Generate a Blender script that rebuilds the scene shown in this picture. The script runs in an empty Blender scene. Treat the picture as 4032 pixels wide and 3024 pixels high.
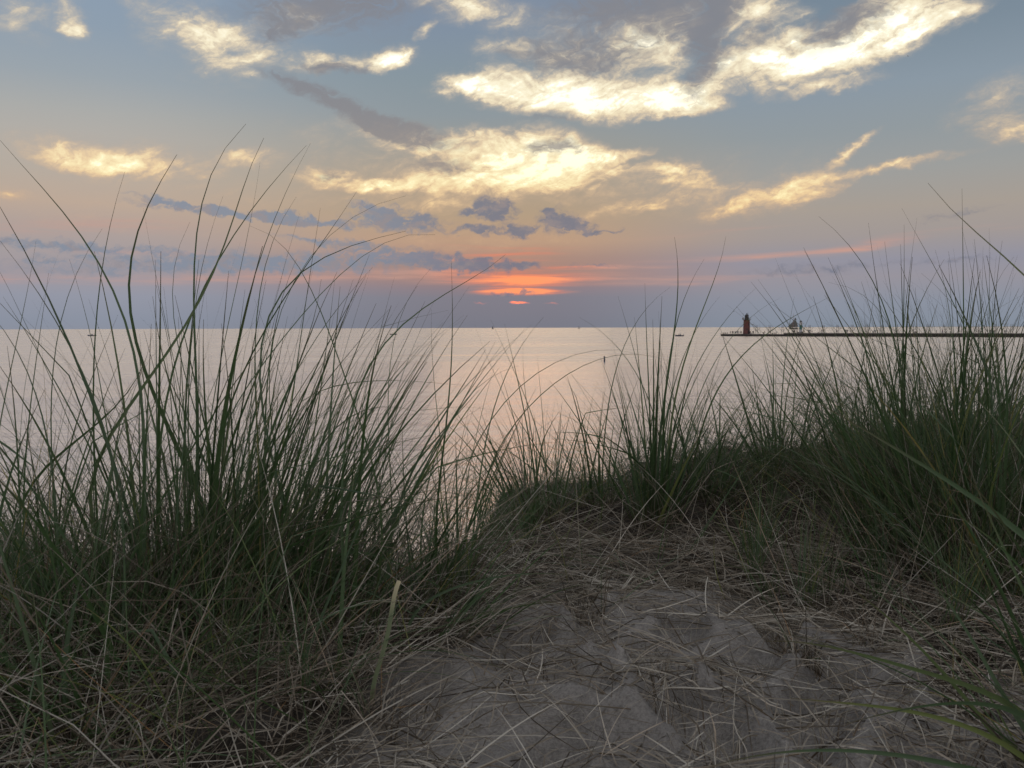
import bpy, bmesh, math, random
import numpy as np
from mathutils import Vector, Matrix

R = math.radians
rng = np.random.default_rng(11)
random.seed(5)
S = bpy.context.scene
COL = S.collection

# ---------------------------------------------------------------- camera
CAM_Z = 5.4                      # eye height over the lake (the dune is 4.7 m high)
cam_d = bpy.data.cameras.new('camera')
cam_d.sensor_fit = 'HORIZONTAL'
cam_d.sensor_width = 36.0
cam_d.lens = 36.0 * 3355 / 4032
cam_d.dof.use_dof = True       # a phone's small aperture
cam_d.dof.focus_distance = 2.7
cam_d.dof.aperture_fstop = 13.5
cam_d.clip_start = 0.02
cam_d.clip_end = 40000
cam = bpy.data.objects.new('camera', cam_d)
COL.objects.link(cam)
cam.location = (0, 0, CAM_Z)
cam.rotation_euler = (R(90 - 3.80), R(0.17), 0)
S.camera = cam
CM = cam.rotation_euler.to_matrix()
F_PX = 3355.0
D2F = 4032 / 2212.0


def ray(px, py):
    """direction of a full-resolution photograph pixel, scaled to y = 1"""
    v = CM @ Vector(((px - 2016) / F_PX, -(py - 1512) / F_PX, -1))
    return v / v.y


def at(px, py, d):
    v = ray(px, py) * d
    return Vector((v.x, v.y, v.z + CAM_Z))


# ---------------------------------------------------------------- render / exposure
S.render.engine = 'CYCLES'
S.view_settings.view_transform = 'Standard'
S.view_settings.look = 'None'
S.view_settings.exposure = 0.0
S.view_settings.gamma = 1.0
S.cycles.max_bounces = 5
S.cycles.diffuse_bounces = 3
S.cycles.glossy_bounces = 2
S.cycles.transmission_bounces = 3
S.cycles.use_denoising = True

# ---------------------------------------------------------------- sky
SUN_AZ, SUN_EL = 0.5, 2.0
W = bpy.data.worlds.new('World')
S.world = W
W.use_nodes = True
wt = W.node_tree
for n in list(wt.nodes):
    wt.nodes.remove(n)
WN, WL = wt.nodes, wt.links


def wmath(op, a, b=None, c=None, clamp=False):
    n = WN.new('ShaderNodeMath')
    n.operation = op
    n.use_clamp = clamp
    for i, v in enumerate((a, b, c)):
        if v is None:
            continue
        if isinstance(v, (int, float)):
            n.inputs[i].default_value = v
        else:
            WL.new(v, n.inputs[i])
    return n.outputs[0]


def wstep(v, lo, hi, a=0.0, b=1.0):
    n = WN.new('ShaderNodeMapRange')
    n.interpolation_type = 'SMOOTHSTEP'
    WL.new(v, n.inputs['Value'])
    n.inputs['From Min'].default_value = lo
    n.inputs['From Max'].default_value = hi
    n.inputs['To Min'].default_value = a
    n.inputs['To Max'].default_value = b
    return n.outputs[0]


def wramp(v, stops, interp='LINEAR'):
    n = WN.new('ShaderNodeValToRGB')
    n.color_ramp.interpolation = interp
    e = n.color_ramp.elements
    while len(e) > 1:
        e.remove(e[-1])
    e[0].position = stops[0][0]
    e[0].color = (*stops[0][1], 1)
    for p, c in stops[1:]:
        k = e.new(p)
        k.color = (*c, 1)
    WL.new(v, n.inputs[0])
    return n.outputs[0]


def wmix(f, a, b, mode='MIX'):
    n = WN.new('ShaderNodeMix')
    n.data_type = 'RGBA'
    n.blend_type = mode
    n.clamp_factor = True
    for s, v in ((n.inputs[0], f), (n.inputs[6], a), (n.inputs[7], b)):
        if isinstance(v, (int, float)):
            s.default_value = v
        elif isinstance(v, tuple):
            s.default_value = (*v, 1)
        else:
            WL.new(v, s)
    return n.outputs[2]


def lin(r, g, b):
    f = lambda c: (c / 255 / 12.92) if c <= 10 else ((c / 255 + 0.055) / 1.055) ** 2.4
    return (f(r), f(g), f(b))


tc = WN.new('ShaderNodeTexCoord')
sx = WN.new('ShaderNodeSeparateXYZ')
WL.new(tc.outputs['Generated'], sx.inputs[0])
az = wmath('MULTIPLY', wmath('ARCTAN2', sx.outputs[0], sx.outputs[1]), 180 / math.pi)
el = wmath('MULTIPLY', wmath('ARCSINE', sx.outputs[2]), 180 / math.pi)
cp = WN.new('ShaderNodeCombineXYZ')
WL.new(az, cp.inputs[0])
WL.new(el, cp.inputs[1])
P0 = cp.outputs[0]


def vmul(v, xyz):
    n = WN.new('ShaderNodeVectorMath')
    n.operation = 'MULTIPLY'
    WL.new(v, n.inputs[0])
    n.inputs[1].default_value = xyz
    return n.outputs[0]


def vadd(a, b):
    n = WN.new('ShaderNodeVectorMath')
    n.operation = 'ADD'
    WL.new(a, n.inputs[0])
    if isinstance(b, tuple):
        n.inputs[1].default_value = b
    else:
        WL.new(b, n.inputs[1])
    return n.outputs[0]


def wnoise(v, scale, detail, rough, dist=0.0, off=(0, 0, 0), want='Fac'):
    n = WN.new('ShaderNodeTexNoise')
    n.noise_dimensions = '2D'
    n.inputs['Scale'].default_value = 1.0
    n.inputs['Detail'].default_value = detail
    n.inputs['Roughness'].default_value = rough
    n.inputs['Distortion'].default_value = dist
    WL.new(vadd(vmul(v, scale), off), n.inputs['Vector'])
    return n.outputs[want]


def warp(v, scale, amp, detail, off):
    c = wnoise(v, scale, detail, 0.55, 0, off, 'Color')
    return vadd(v, vmul(vadd(c, (-0.5, -0.5, -0.5)), (amp[0], amp[1], 0)))


def blobs(v, items):
    """soft ellipses in azimuth/elevation; items in display pixels of the photograph (2212 wide)"""
    acc = 0.0
    for cx, cy, rx, ry, rot, w in items:
        d = ray(cx * D2F, cy * D2F)
        a0 = math.degrees(math.atan2(d.x, d.y))
        e0 = math.degrees(math.atan2(d.z, math.hypot(d.x, d.y)))
        k = math.degrees(1 / 1840.6)
        m = WN.new('ShaderNodeMapping')
        m.vector_type = 'TEXTURE'
        m.inputs['Location'].default_value = (a0, e0, 0)
        m.inputs['Rotation'].default_value = (0, 0, R(rot))
        m.inputs['Scale'].default_value = (rx * k, ry * k, 1)
        WL.new(v, m.inputs[0])
        g = WN.new('ShaderNodeTexGradient')
        g.gradient_type = 'SPHERICAL'
        WL.new(m.outputs[0], g.inputs[0])
        acc = wmath('MULTIPLY_ADD', g.outputs['Fac'], w, acc)
    return acc


# clear-air gradient: by elevation, in three azimuth flavours
elv = wmath('DIVIDE', el, 30.0, clamp=True)
e_ = lambda y: max(0.0, (709 - y) * 0.0311 / 30)
g_left = wramp(elv, [(0, lin(138, 144, 158)), (e_(690), lin(139, 146, 161)), (e_(645), lin(147, 151, 165)), (e_(602), lin(160, 152, 158)), (e_(560), lin(164, 156, 158)),
                     (e_(507), lin(176, 161, 154)), (e_(469), lin(188, 168, 152)), (e_(410), lin(181, 171, 160)), (e_(340), lin(177, 173, 167)), (e_(300), lin(170, 171, 169)),
                     (e_(236), lin(154, 164, 172)), (e_(150), lin(142, 158, 174)), (e_(60), lin(138, 156, 176)), (1.0, lin(128, 148, 176))])
g_mid = wramp(elv, [(0, lin(118, 122, 134)), (e_(645), lin(122, 125, 137)), (e_(625), lin(136, 126, 134)), (e_(600), lin(160, 130, 124)), (e_(560), lin(166, 138, 126)),
                    (e_(525), lin(184, 154, 130)), (e_(470), lin(176, 156, 132)), (e_(400), lin(170, 158, 140)), (e_(330), lin(154, 155, 150)), (e_(270), lin(141, 152, 158)),
                    (e_(200), lin(134, 149, 158)), (e_(100), lin(128, 144, 162)), (e_(20), lin(126, 140, 160)), (1.0, lin(120, 138, 168))])
g_right = wramp(elv, [(0, lin(132, 142, 156)), (e_(660), lin(138, 145, 159)), (e_(611), lin(150, 147, 156)), (e_(578), lin(146, 146, 159)), (e_(530), lin(160, 152, 150)),
                      (e_(475), lin(166, 157, 148)), (e_(408), lin(157, 158, 156)), (e_(330), lin(145, 154, 159)), (e_(247), lin(138, 152, 164)),
                      (e_(150), lin(124, 140, 154)), (e_(43), lin(115, 133, 150)), (1.0, lin(106, 126, 152))])
mL = wstep(az, -26.0, -3.0, 1.0, 0.0)
mR = wstep(az, 2.0, 18.0)
sky = wmix(mR, wmix(mL, g_mid, g_left), g_right)
# behind the viewer: unseen sky raised to a pale fill light for the foreground
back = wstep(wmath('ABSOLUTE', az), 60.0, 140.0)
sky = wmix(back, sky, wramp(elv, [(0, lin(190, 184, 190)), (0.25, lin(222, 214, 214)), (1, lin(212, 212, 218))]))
# added pale fill brightness overhead, out of view, to lift the foreground
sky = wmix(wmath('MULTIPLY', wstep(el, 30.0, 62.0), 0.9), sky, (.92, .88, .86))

# a physical dusk sky adds its own faint glow round the sun
nish = WN.new('ShaderNodeTexSky')
nish.sky_type = 'NISHITA'
nish.sun_disc = False
nish.sun_elevation = R(SUN_EL)
nish.sun_rotation = R(SUN_AZ)
nish.air_density = 1.5
nish.dust_density = 2.0
nm = WN.new('ShaderNodeVectorMath')
nm.operation = 'SCALE'
WL.new(nish.outputs[0], nm.inputs[0])
nm.inputs['Scale'].default_value = 0.0015
sky = wmix(1.0, sky, nm.outputs[0], 'ADD')

PW = warp(P0, (0.16, 0.34, 1), (3.2, 1.5), 5, (3.1, 7.7, 0))
PC = warp(P0, (0.85, 1.2, 1), (1.7, 1.2), 7, (9.3, 2.2, 0))
PS = warp(P0, (0.12, 0.9, 1), (2.0, 0.28), 4, (1.3, 5.2, 0))
PW = vadd(PW, vmul(vadd(wnoise(P0, (1.1, 1.6, 1), 5, .6, 0, (4.4, 8.1, 0), 'Color'), (-.5, -.5, -.5)), (.9, .55, 0)))
N1 = wnoise(P0, (0.30, 0.62, 1), 9, 0.58, 0.6, (11.2, 4.6, 0))
N2 = wnoise(P0, (0.9, 1.5, 1), 7, 0.6, 0.3, (2.2, 14.6, 0))
N3 = wnoise(P0, (0.14, 2.3, 1), 7, 0.62, 0.3, (5.2, 1.6, 0))

BRIGHT = [
    (1240, 208, 330, 58, -4, 1.75), (1010, 182, 90, 34, -14, 1.2), (1410, 226, 210, 40, 5, 1.5),
    (1690, 130, 200, 60, 4, 1.9), (1860, 105, 230, 46, 14, 1.1), (2010, 62, 150, 20, 20, .6), (1770, 186, 150, 20, 8, 1.0),
    (1945, 22, 150, 52, 8, 1.7), (1640, 20, 130, 70, -30, 1.0), (1560, 120, 40, 120, -18, .5),
    (1260, 110, 280, 90, 12, .8), (1440, 120, 60, 130, -30, .9), (1370, 120, 50, 120, -40, .7), (1060, 105, 70, 34, 10, .75),
    (770, 136, 160, 24, 6, .8), (850, 122, 66, 30, 18, 1.5), (685, 126, 46, 18, 0, .9), (925, 66, 36, 20, 35, 1.1),
    (410, 70, 170, 90, -30, .72), (540, 100, 200, 60, -8, .62), (470, 138, 90, 24, -8, .45), (640, 40, 130, 40, 10, .5),
    (155, 30, 40, 40, -20, .8), (165, 66, 34, 30, -30, .75), (40, 30, 110, 60, 0, .5), (1010, 8, 230, 50, -8, .85),
    (2170, 215, 120, 56, 20, .55), (2190, 280, 120, 34, 0, .6),
    (1195, 345, 165, 74, -8, 2.0), (1040, 388, 190, 42, 0, 1.25), (960, 318, 260, 40, -12, .9), (1060, 300, 120, 26, 0, .7),
    (1350, 335, 90, 18, 6, .9), (1465, 378, 95, 34, -12, 1.0), (1640, 425, 200, 42, 12, .85), (1740, 395, 80, 60, 20, .4), (1880, 366, 210, 14, 7, .9),
    (1835, 322, 80, 14, 34, .85), (1420, 440, 230, 22, 10, .6), (1300, 400, 200, 40, 8, .5),
    (240, 335, 240, 46, -2, .9), (180, 346, 120, 26, 0, .7), (540, 338, 100, 26, 0, .7), (720, 388, 120, 26, -4, .9), (840, 400, 110, 24, 2, .9), (10, 418, 60, 16, 0, .5),
    (930, 440, 280, 22, 0, .35), (980, 400, 560, 120, 0, .26), (820, 330, 420, 80, -10, .26), (1520, 400, 460, 100, 5, .22), (980, 520, 460, 60, 0, .26), (300, 400, 420, 60, 0, .25), (250, 480, 420, 40, 0, .2),
]
GREY = [
    (760, 238, 230, 34, -20, 1.2), (900, 290, 150, 34, -14, .9), (640, 190, 120, 30, -25, .4), (1330, 60, 300, 90, 6, .75), (1250, 130, 200, 45, -5, .6), (1535, 110, 60, 150, -22, 1.1),
    (700, 18, 260, 50, 6, 1.0), (590, 62, 90, 40, 20, .7), (1190, 316, 100, 20, 4, 1.0), (950, 362, 95, 26, -5, .8),
    (720, 148, 110, 16, 4, 1.0), (1120, 120, 110, 30, 0, .4), (1830, 48, 150, 46, 22, 1.0), (1480, 60, 100, 50, 0, .5), (710, 382, 60, 14, 10, .6),
    (1640, 80, 70, 40, 30, .7), (1400, 10, 300, 40, 0, .6), (860, 60, 260, 60, 10, .25), (1200, 262, 130, 8, 0, .5),
]
LOW = [
    (1070, 452, 62, 34, -10, 1.6), (1010, 460, 34, 14, 0, 1.0), (1122, 500, 50, 22, 0, 1.2), (1205, 478, 62, 36, 0, 1.0), (1185, 458, 30, 14, -40, .9),
    (1245, 490, 60, 20, -8, 1.3), (1040, 497, 66, 13, 0, 1.1), (1300, 500, 60, 7, 0, .7),
    (860, 478, 150, 30, -6, 1.2), (810, 446, 70, 14, -4, .8), (500, 460, 240, 13, -4, 1.3), (680, 482, 160, 13, -4, 1.1), (610, 462, 60, 12, 0, .8), (350, 432, 90, 9, -8, .8),
    (400, 578, 440, 26, 2, .75), (200, 560, 320, 14, 2, .5), (640, 566, 320, 30, -2, .8), (880, 556, 260, 28, -6, .9), (1020, 571, 150, 20, -2, 1.0), (1130, 574, 60, 13, 0, .8),
    (120, 530, 300, 14, -2, 1.0), (700, 520, 160, 12, -4, .7),
    (1760, 582, 240, 15, 2, .5), (2060, 464, 110, 13, 8, .45), (1290, 575, 80, 6, 0, .7), (2060, 560, 150, 12, 0, .4), (1100, 636, 90, 9, 0, .9),
]
GLOW = [
    (1135, 631, 140, 9, 0, 1.8), (1110, 607, 300, 9, 1, .9), (1180, 592, 420, 22, 0, .36), (1330, 577, 190, 7, 0, .9), (1130, 615, 150, 24, 0, .5), (1020, 560, 300, 26, 3, .35),
    (1700, 550, 200, 12, 3, .5), (1120, 605, 260, 70, 0, .15), (1500, 560, 260, 9, 2, .4), (1560, 600, 260, 8, 0, .4), (700, 540, 300, 10, -3, .4), (260, 545, 300, 10, 0, .4), (1900, 525, 170, 17, 8, .6), (1420, 612, 260, 12, 0, .5), (320, 604, 760, 15, 1, .55), (1000, 530, 480, 46, 0, .25), (760, 592, 420, 16, 0, .6),
    (200, 490, 360, 30, 4, .4), (1560, 500, 200, 10, 4, .35), (2150, 490, 100, 12, 0, .35),
]
FB = blobs(PW, BRIGHT)
# high thin cloud outside the photographed window, so other views and the water see cloud as well
hi = wmath('MULTIPLY', wmath('MULTIPLY', wstep(el, 21.0, 30.0), wstep(el, 45.0, 60.0, 1.0, 0.0)), wstep(N1, 0.50, 0.72))
FB = wmath('MULTIPLY_ADD', hi, 0.7, FB)
fb = wmath('MULTIPLY', FB, wmath('MULTIPLY_ADD', N1, 2.2, -0.15))
fb = wmath('MULTIPLY', fb, wmath('MULTIPLY_ADD', N2, 0.9, 0.55))
rt = WN.new('ShaderNodeMapping')          # combed cirrus fibres
rt.inputs['Rotation'].default_value = (0, 0, R(-24))
WL.new(PW, rt.inputs[0])
N6 = wnoise(rt.outputs[0], (.17, 1.25, 1), 8, .64, .5, (3.3, 9.9, 0))
N6b = wnoise(PW, (2.2, 3.4, 1), 6, .6, .2, (8.3, 5.9, 0))
fb = wmath('MULTIPLY', fb, wmath('MULTIPLY_ADD', N6, 1.9, 0.05))
fb = wmath('MULTIPLY', fb, wmath('MULTIPLY_ADD', N6b, 0.5, 0.75))
mB = wstep(fb, 0.01, 0.92)
lowness = wstep(el, 4.0, 17.0)
fr = wmath('DIVIDE', fb, 1.7, clamp=True)
cB = wmix(lowness,
          wramp(fr, [(0.03, lin(200, 168, 140)), (0.22, lin(224, 184, 142)), (0.45, lin(246, 206, 150)), (0.68, lin(255, 232, 168)), (1.0, (1.3, 1.12, .62))]),
          wramp(fr, [(0.03, lin(168, 165, 162)), (0.25, lin(194, 184, 170)), (0.48, lin(228, 212, 184)), (0.66, lin(252, 240, 208)), (0.85, (1.05, .98, .76)), (1.0, (1.5, 1.38, 1.05))]))
sky = wmix(wmath('MULTIPLY', mB, 0.96), sky, cB)
FG = blobs(PW, GREY)
N4 = wnoise(vadd(PW, vmul(P0, (0, .35, 0))), (.55, .9, 1), 8, .62, 1.2, (21.2, 4.6, 0))
fg = wmath('MULTIPLY', FG, wmath('MULTIPLY_ADD', N4, 2.6, -0.3))
mG = wstep(fg, 0.05, 0.95, 0.0, 0.84)
sky = wmix(mG, sky, wmix(lowness, lin(158, 146, 136), lin(134, 134, 140)))
FO = blobs(PS, GLOW)
fo = wmath('MULTIPLY', FO, wmath('MULTIPLY_ADD', N3, 2.6, -0.35))
near_sun = wstep(wmath('ABSOLUTE', wmath('SUBTRACT', az, SUN_AZ)), 0.5, 8.0, 1.0, 0.0)
cO = wmix(near_sun, lin(200, 156, 142), wramp(fo, [(0.1, lin(196, 142, 122)), (0.5, lin(232, 132, 104)), (1.0, (1.15, .36, .15)), ]))
sky = wmix(wstep(fo, 0.04, 0.95, 0.0, 0.95), sky, cO)
N5 = wnoise(PC, (1.0, 1.9, 1), 8, .62, .4, (7.7, 3.1, 0))
FL = blobs(PC, LOW)
fl = wmath('MULTIPLY', FL, wmath('MULTIPLY_ADD', N5, 3.0, -0.62))
mLow = wstep(fl, 0.06, 0.72, 0.0, 0.86)
cL = wmix(wstep(az, -12.0, 0.0), lin(130, 141, 158), lin(117, 121, 137))
cL = wmix(wstep(N2, 0.42, 0.68, 0.0, 0.6), cL, lin(152, 140, 140))
sky = wmix(mLow, sky, cL)
fs = blobs(vadd(P0, vmul(vadd(PC, vmul(P0, (-1, -1, -1))), (.5, .4, 0))), [(1122, 655, 30, 5, 0, 1.5), (1040, 655, 40, 4, 0, .55), (1190, 655, 44, 4, 0, .6)])
sky = wmix(wstep(fs, 0.3, 1.1), sky, (1.5, .34, .18))
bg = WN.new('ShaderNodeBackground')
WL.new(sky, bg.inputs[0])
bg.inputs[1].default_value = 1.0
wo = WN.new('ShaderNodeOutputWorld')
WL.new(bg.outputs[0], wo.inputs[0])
W.cycles.sampling_method = 'NONE'

# the sun itself, low behind the cloud bank
sl = bpy.data.lights.new('sun', 'SUN')
sl.energy = 0.020
sl.angle = R(12)
sl.color = (1.0, 0.62, 0.36)
so = bpy.data.objects.new('sun', sl)
COL.objects.link(so)
so.rotation_euler = Vector((-math.sin(R(SUN_AZ)), -math.cos(R(SUN_AZ)), -math.tan(R(SUN_EL)))).to_track_quat('-Z', 'Y').to_euler()
so.location = (0, 40, 20)


# ---------------------------------------------------------------- object helpers
def tag(o, label=None, cat=None, group=None, kind=None):
    if label:
        o['label'] = label
    if cat:
        o['category'] = cat
    if group:
        o['group'] = group
    if kind:
        o['kind'] = kind
    return o


def thing(name, label, cat, loc=(0, 0, 0), rz=0.0, group=None):
    o = bpy.data.objects.new(name, None)
    o.empty_display_size = 0.2
    COL.objects.link(o)
    o.location = loc
    o.rotation_euler = (0, 0, rz)
    return tag(o, label, cat, group)


def mesh_obj(name, me, mats=(), parent=None):
    o = bpy.data.objects.new(name, me)
    COL.objects.link(o)
    for m in (mats if isinstance(mats, (list, tuple)) else [mats]):
        me.materials.append(m)
    if parent:
        o.parent = parent
    return o


def bm_obj(name, bm, mats, parent=None, smooth=False):
    bmesh.ops.recalc_face_normals(bm, faces=bm.faces)
    me = bpy.data.meshes.new(name)
    bm.to_mesh(me)
    bm.free()
    if smooth:
        for p in me.polygons:
            p.use_smooth = True
    return mesh_obj(name, me, mats, parent)


def np_mesh(name, verts, quads, tris=None):
    me = bpy.data.meshes.new(name)
    nq = 0 if quads is None else len(quads)
    nt = 0 if tris is None else len(tris)
    me.vertices.add(len(verts))
    me.vertices.foreach_set('co', np.ascontiguousarray(verts, dtype=np.float32).ravel())
    loops, starts = [], []
    if nq:
        loops.append(np.asarray(quads, dtype=np.int32).ravel())
        starts.append(np.arange(nq, dtype=np.int32) * 4)
    if nt:
        loops.append(np.asarray(tris, dtype=np.int32).ravel())
        starts.append(nq * 4 + np.arange(nt, dtype=np.int32) * 3)
    lo = np.concatenate(loops)
    me.loops.add(len(lo))
    me.loops.foreach_set('vertex_index', lo)
    me.polygons.add(nq + nt)
    me.polygons.foreach_set('loop_start', np.concatenate(starts))
    me.update(calc_edges=True)
    me.validate()
    return me


def box(bm, c, s, rz=0.0, mi=0, tilt=None):
    m = Matrix.Translation(c) @ Matrix.Rotation(rz, 4, 'Z')
    if tilt is not None:
        m = m @ tilt
    m = m @ Matrix.Diagonal((s[0], s[1], s[2], 1))
    r = bmesh.ops.create_cube(bm, size=1.0, matrix=m)
    for f in {f for v in r['verts'] for f in v.link_faces}:
        f.material_index = mi


def bar(bm, a, b, w, h=None, seg=4, mi=0, w2=None):
    """tapered prism from a to b"""
    a, b = Vector(a), Vector(b)
    d = b - a
    m = Matrix.Translation((a + b) / 2) @ d.to_track_quat('Z', 'Y').to_matrix().to_4x4() @ Matrix.Rotation(math.pi / seg, 4, 'Z')
    r = bmesh.ops.create_cone(bm, cap_ends=True, segments=seg, radius1=w / 2, radius2=(w if w2 is None else w2) / 2, depth=d.length, matrix=m)
    for f in {f for v in r['verts'] for f in v.link_faces}:
        f.material_index = mi


def lathe(bm, prof, seg=24, c=(0, 0, 0), mi=0):
    rings = []
    for r_, z in prof:
        if r_ < 1e-5:
            rings.append([bm.verts.new((c[0], c[1], c[2] + z))])
        else:
            rings.append([bm.verts.new((c[0] + r_ * math.cos(2 * math.pi * k / seg), c[1] + r_ * math.sin(2 * math.pi * k / seg), c[2] + z)) for k in range(seg)])
    for A, B in zip(rings, rings[1:]):
        for k in range(seg):
            k2 = (k + 1) % seg
            vs = [A[k % len(A)], A[k2 % len(A)], B[k2 % len(B)], B[k % len(B)]]
            vs = list(dict.fromkeys(vs))
            if len(vs) > 2:
                bm.faces.new(vs).material_index = mi


def copy_tree(o, parent=None):
    c = o.copy()
    COL.objects.link(c)
    if parent:
        c.parent = parent
    for ch in list(o.children):
        copy_tree(ch, c)
    return c


# ---------------------------------------------------------------- materials
def mat(name):
    m = bpy.data.materials.new(name)
    m.use_nodes = True
    return m, m.node_tree.nodes, m.node_tree.links, m.node_tree.nodes['Principled BSDF']


def paint(name, c, rough=0.6, var=0.25, scale=3.0, metal=0.0):
    """weathered paint: colour broken up by noise"""
    m, N, L, b = mat(name)
    t = N.new('ShaderNodeTexCoord')
    n = N.new('ShaderNodeTexNoise')
    n.inputs['Scale'].default_value = scale
    n.inputs['Detail'].default_value = 6
    L.new(t.outputs['Object'], n.inputs['Vector'])
    r = N.new('ShaderNodeValToRGB')
    r.color_ramp.elements[0].position = 0.3
    r.color_ramp.elements[1].position = 0.7
    r.color_ramp.elements[0].color = (*[x * (1 - var) for x in c], 1)
    r.color_ramp.elements[1].color = (*[min(1, x * (1 + var)) for x in c], 1)
    L.new(n.outputs['Fac'], r.inputs[0])
    L.new(r.outputs[0], b.inputs['Base Color'])
    b.inputs['Roughness'].default_value = rough
    b.inputs['Metallic'].default_value = metal
    return m


M = {
    'red': paint('red_painted_iron', (.075, .020, .020), .5, .3, 1.2),
    'black': paint('black_painted_iron', (.012, .013, .016), .5, .2),
    'concrete': paint('weathered_concrete', (.13, .125, .12), .9, .35, .6),
    'wetwood': paint('dark_wet_timber', (.016, .015, .015), .8, .4, .8),
    'steel': paint('grey_steel', (.13, .12, .11), .6, .2),
    'white': paint('white_paint', (.30, .31, .33), .6, .15),
    'green': paint('green_band_paint', (.015, .09, .085), .6, .15),
    'sail': paint('sailcloth', (.08, .085, .09), .8, .12, .4),
    'hull': paint('dark_hull_paint', (.02, .018, .018), .5, .3),
    'hullblue': paint('navy_hull_paint', (.02, .03, .06), .4, .2),
    'wood': paint('spar_wood', (.16, .09, .05), .6, .3),
    'skin': paint('skin', (.36, .21, .15), .6, .1),
    'hair': paint('dark_hair', (.03, .02, .015), .6, .2),
    'bird': paint('gull_feathers', (.06, .06, .065), .8, .2),
    'navy': paint('navy_cloth', (.02, .025, .05), .9, .2),
    'charcoal': paint('charcoal_cloth', (.025, .025, .027), .9, .2),
    'brown': paint('brown_cloth', (.07, .04, .025), .9, .2),
    'olive': paint('olive_cloth', (.06, .055, .03), .9, .2),
    'maroon': paint('maroon_cloth', (.10, .02, .03), .9, .2),
    'greycloth': paint('grey_cloth', (.16, .16, .17), .9, .2),
    'denim': paint('denim_cloth', (.05, .07, .13), .9, .2),
}
m, N, L, b = mat('lantern_glass')
b.inputs['Base Color'].default_value = (.8, .85, .88, 1)
b.inputs['Roughness'].default_value = .05
b.inputs['Transmission Weight'].default_value = .9
M['glass'] = m


def sand_mat():
    m, N, L, b = mat('dune_sand')
    t = N.new('ShaderNodeTexCoord')

    def noise(scale, detail, rough=.55):
        n = N.new('ShaderNodeTexNoise')
        n.inputs['Scale'].default_value = scale
        n.inputs['Detail'].default_value = detail
        n.inputs['Roughness'].default_value = rough
        L.new(t.outputs['Object'], n.inputs['Vector'])
        return n.outputs['Fac']
    r = N.new('ShaderNodeValToRGB')
    e = r.color_ramp.elements
    e[0].position, e[0].color = .3, (.172, .165, .158, 1)
    e[1].position, e[1].color = .72, (.275, .265, .254, 1)
    L.new(noise(2.3, 7), r.inputs[0])
    # dark mineral and humus specks
    sp = N.new('ShaderNodeTexNoise')
    sp.inputs['Scale'].default_value = 160
    sp.inputs['Detail'].default_value = 4
    sp.inputs['Roughness'].default_value = .7
    L.new(t.outputs['Object'], sp.inputs['Vector'])
    sr = N.new('ShaderNodeMapRange')
    sr.inputs['From Min'].default_value = .40
    sr.inputs['From Max'].default_value = .56
    sr.inputs['To Min'].default_value = .72
    sr.inputs['To Max'].default_value = 1.0
    L.new(sp.outputs['Fac'], sr.inputs['Value'])
    mx = N.new('ShaderNodeMix')
    mx.data_type = 'RGBA'
    mx.blend_type = 'MULTIPLY'
    mx.inputs[0].default_value = 1
    L.new(r.outputs[0], mx.inputs[6])
    L.new(sr.outputs[0], mx.inputs[7])
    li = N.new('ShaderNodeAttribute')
    li.attribute_name = 'litter_shade'
    mh = N.new('ShaderNodeMix')          # humus and rotted leaves, darkened to paint in shade under the grass mat
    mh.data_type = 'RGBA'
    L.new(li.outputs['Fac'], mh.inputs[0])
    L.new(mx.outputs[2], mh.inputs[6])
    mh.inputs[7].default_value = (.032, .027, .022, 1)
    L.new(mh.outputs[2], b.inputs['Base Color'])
    b.inputs['Roughness'].default_value = .95
    b.inputs['Specular IOR Level'].default_value = .15
    bp = N.new('ShaderNodeBump')
    bp.inputs['Strength'].default_value = .9
    bp.inputs['Distance'].default_value = .02
    L.new(noise(38, 9, .68), bp.inputs['Height'])
    L.new(bp.outputs[0], b.inputs['Normal'])
    return m


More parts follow.
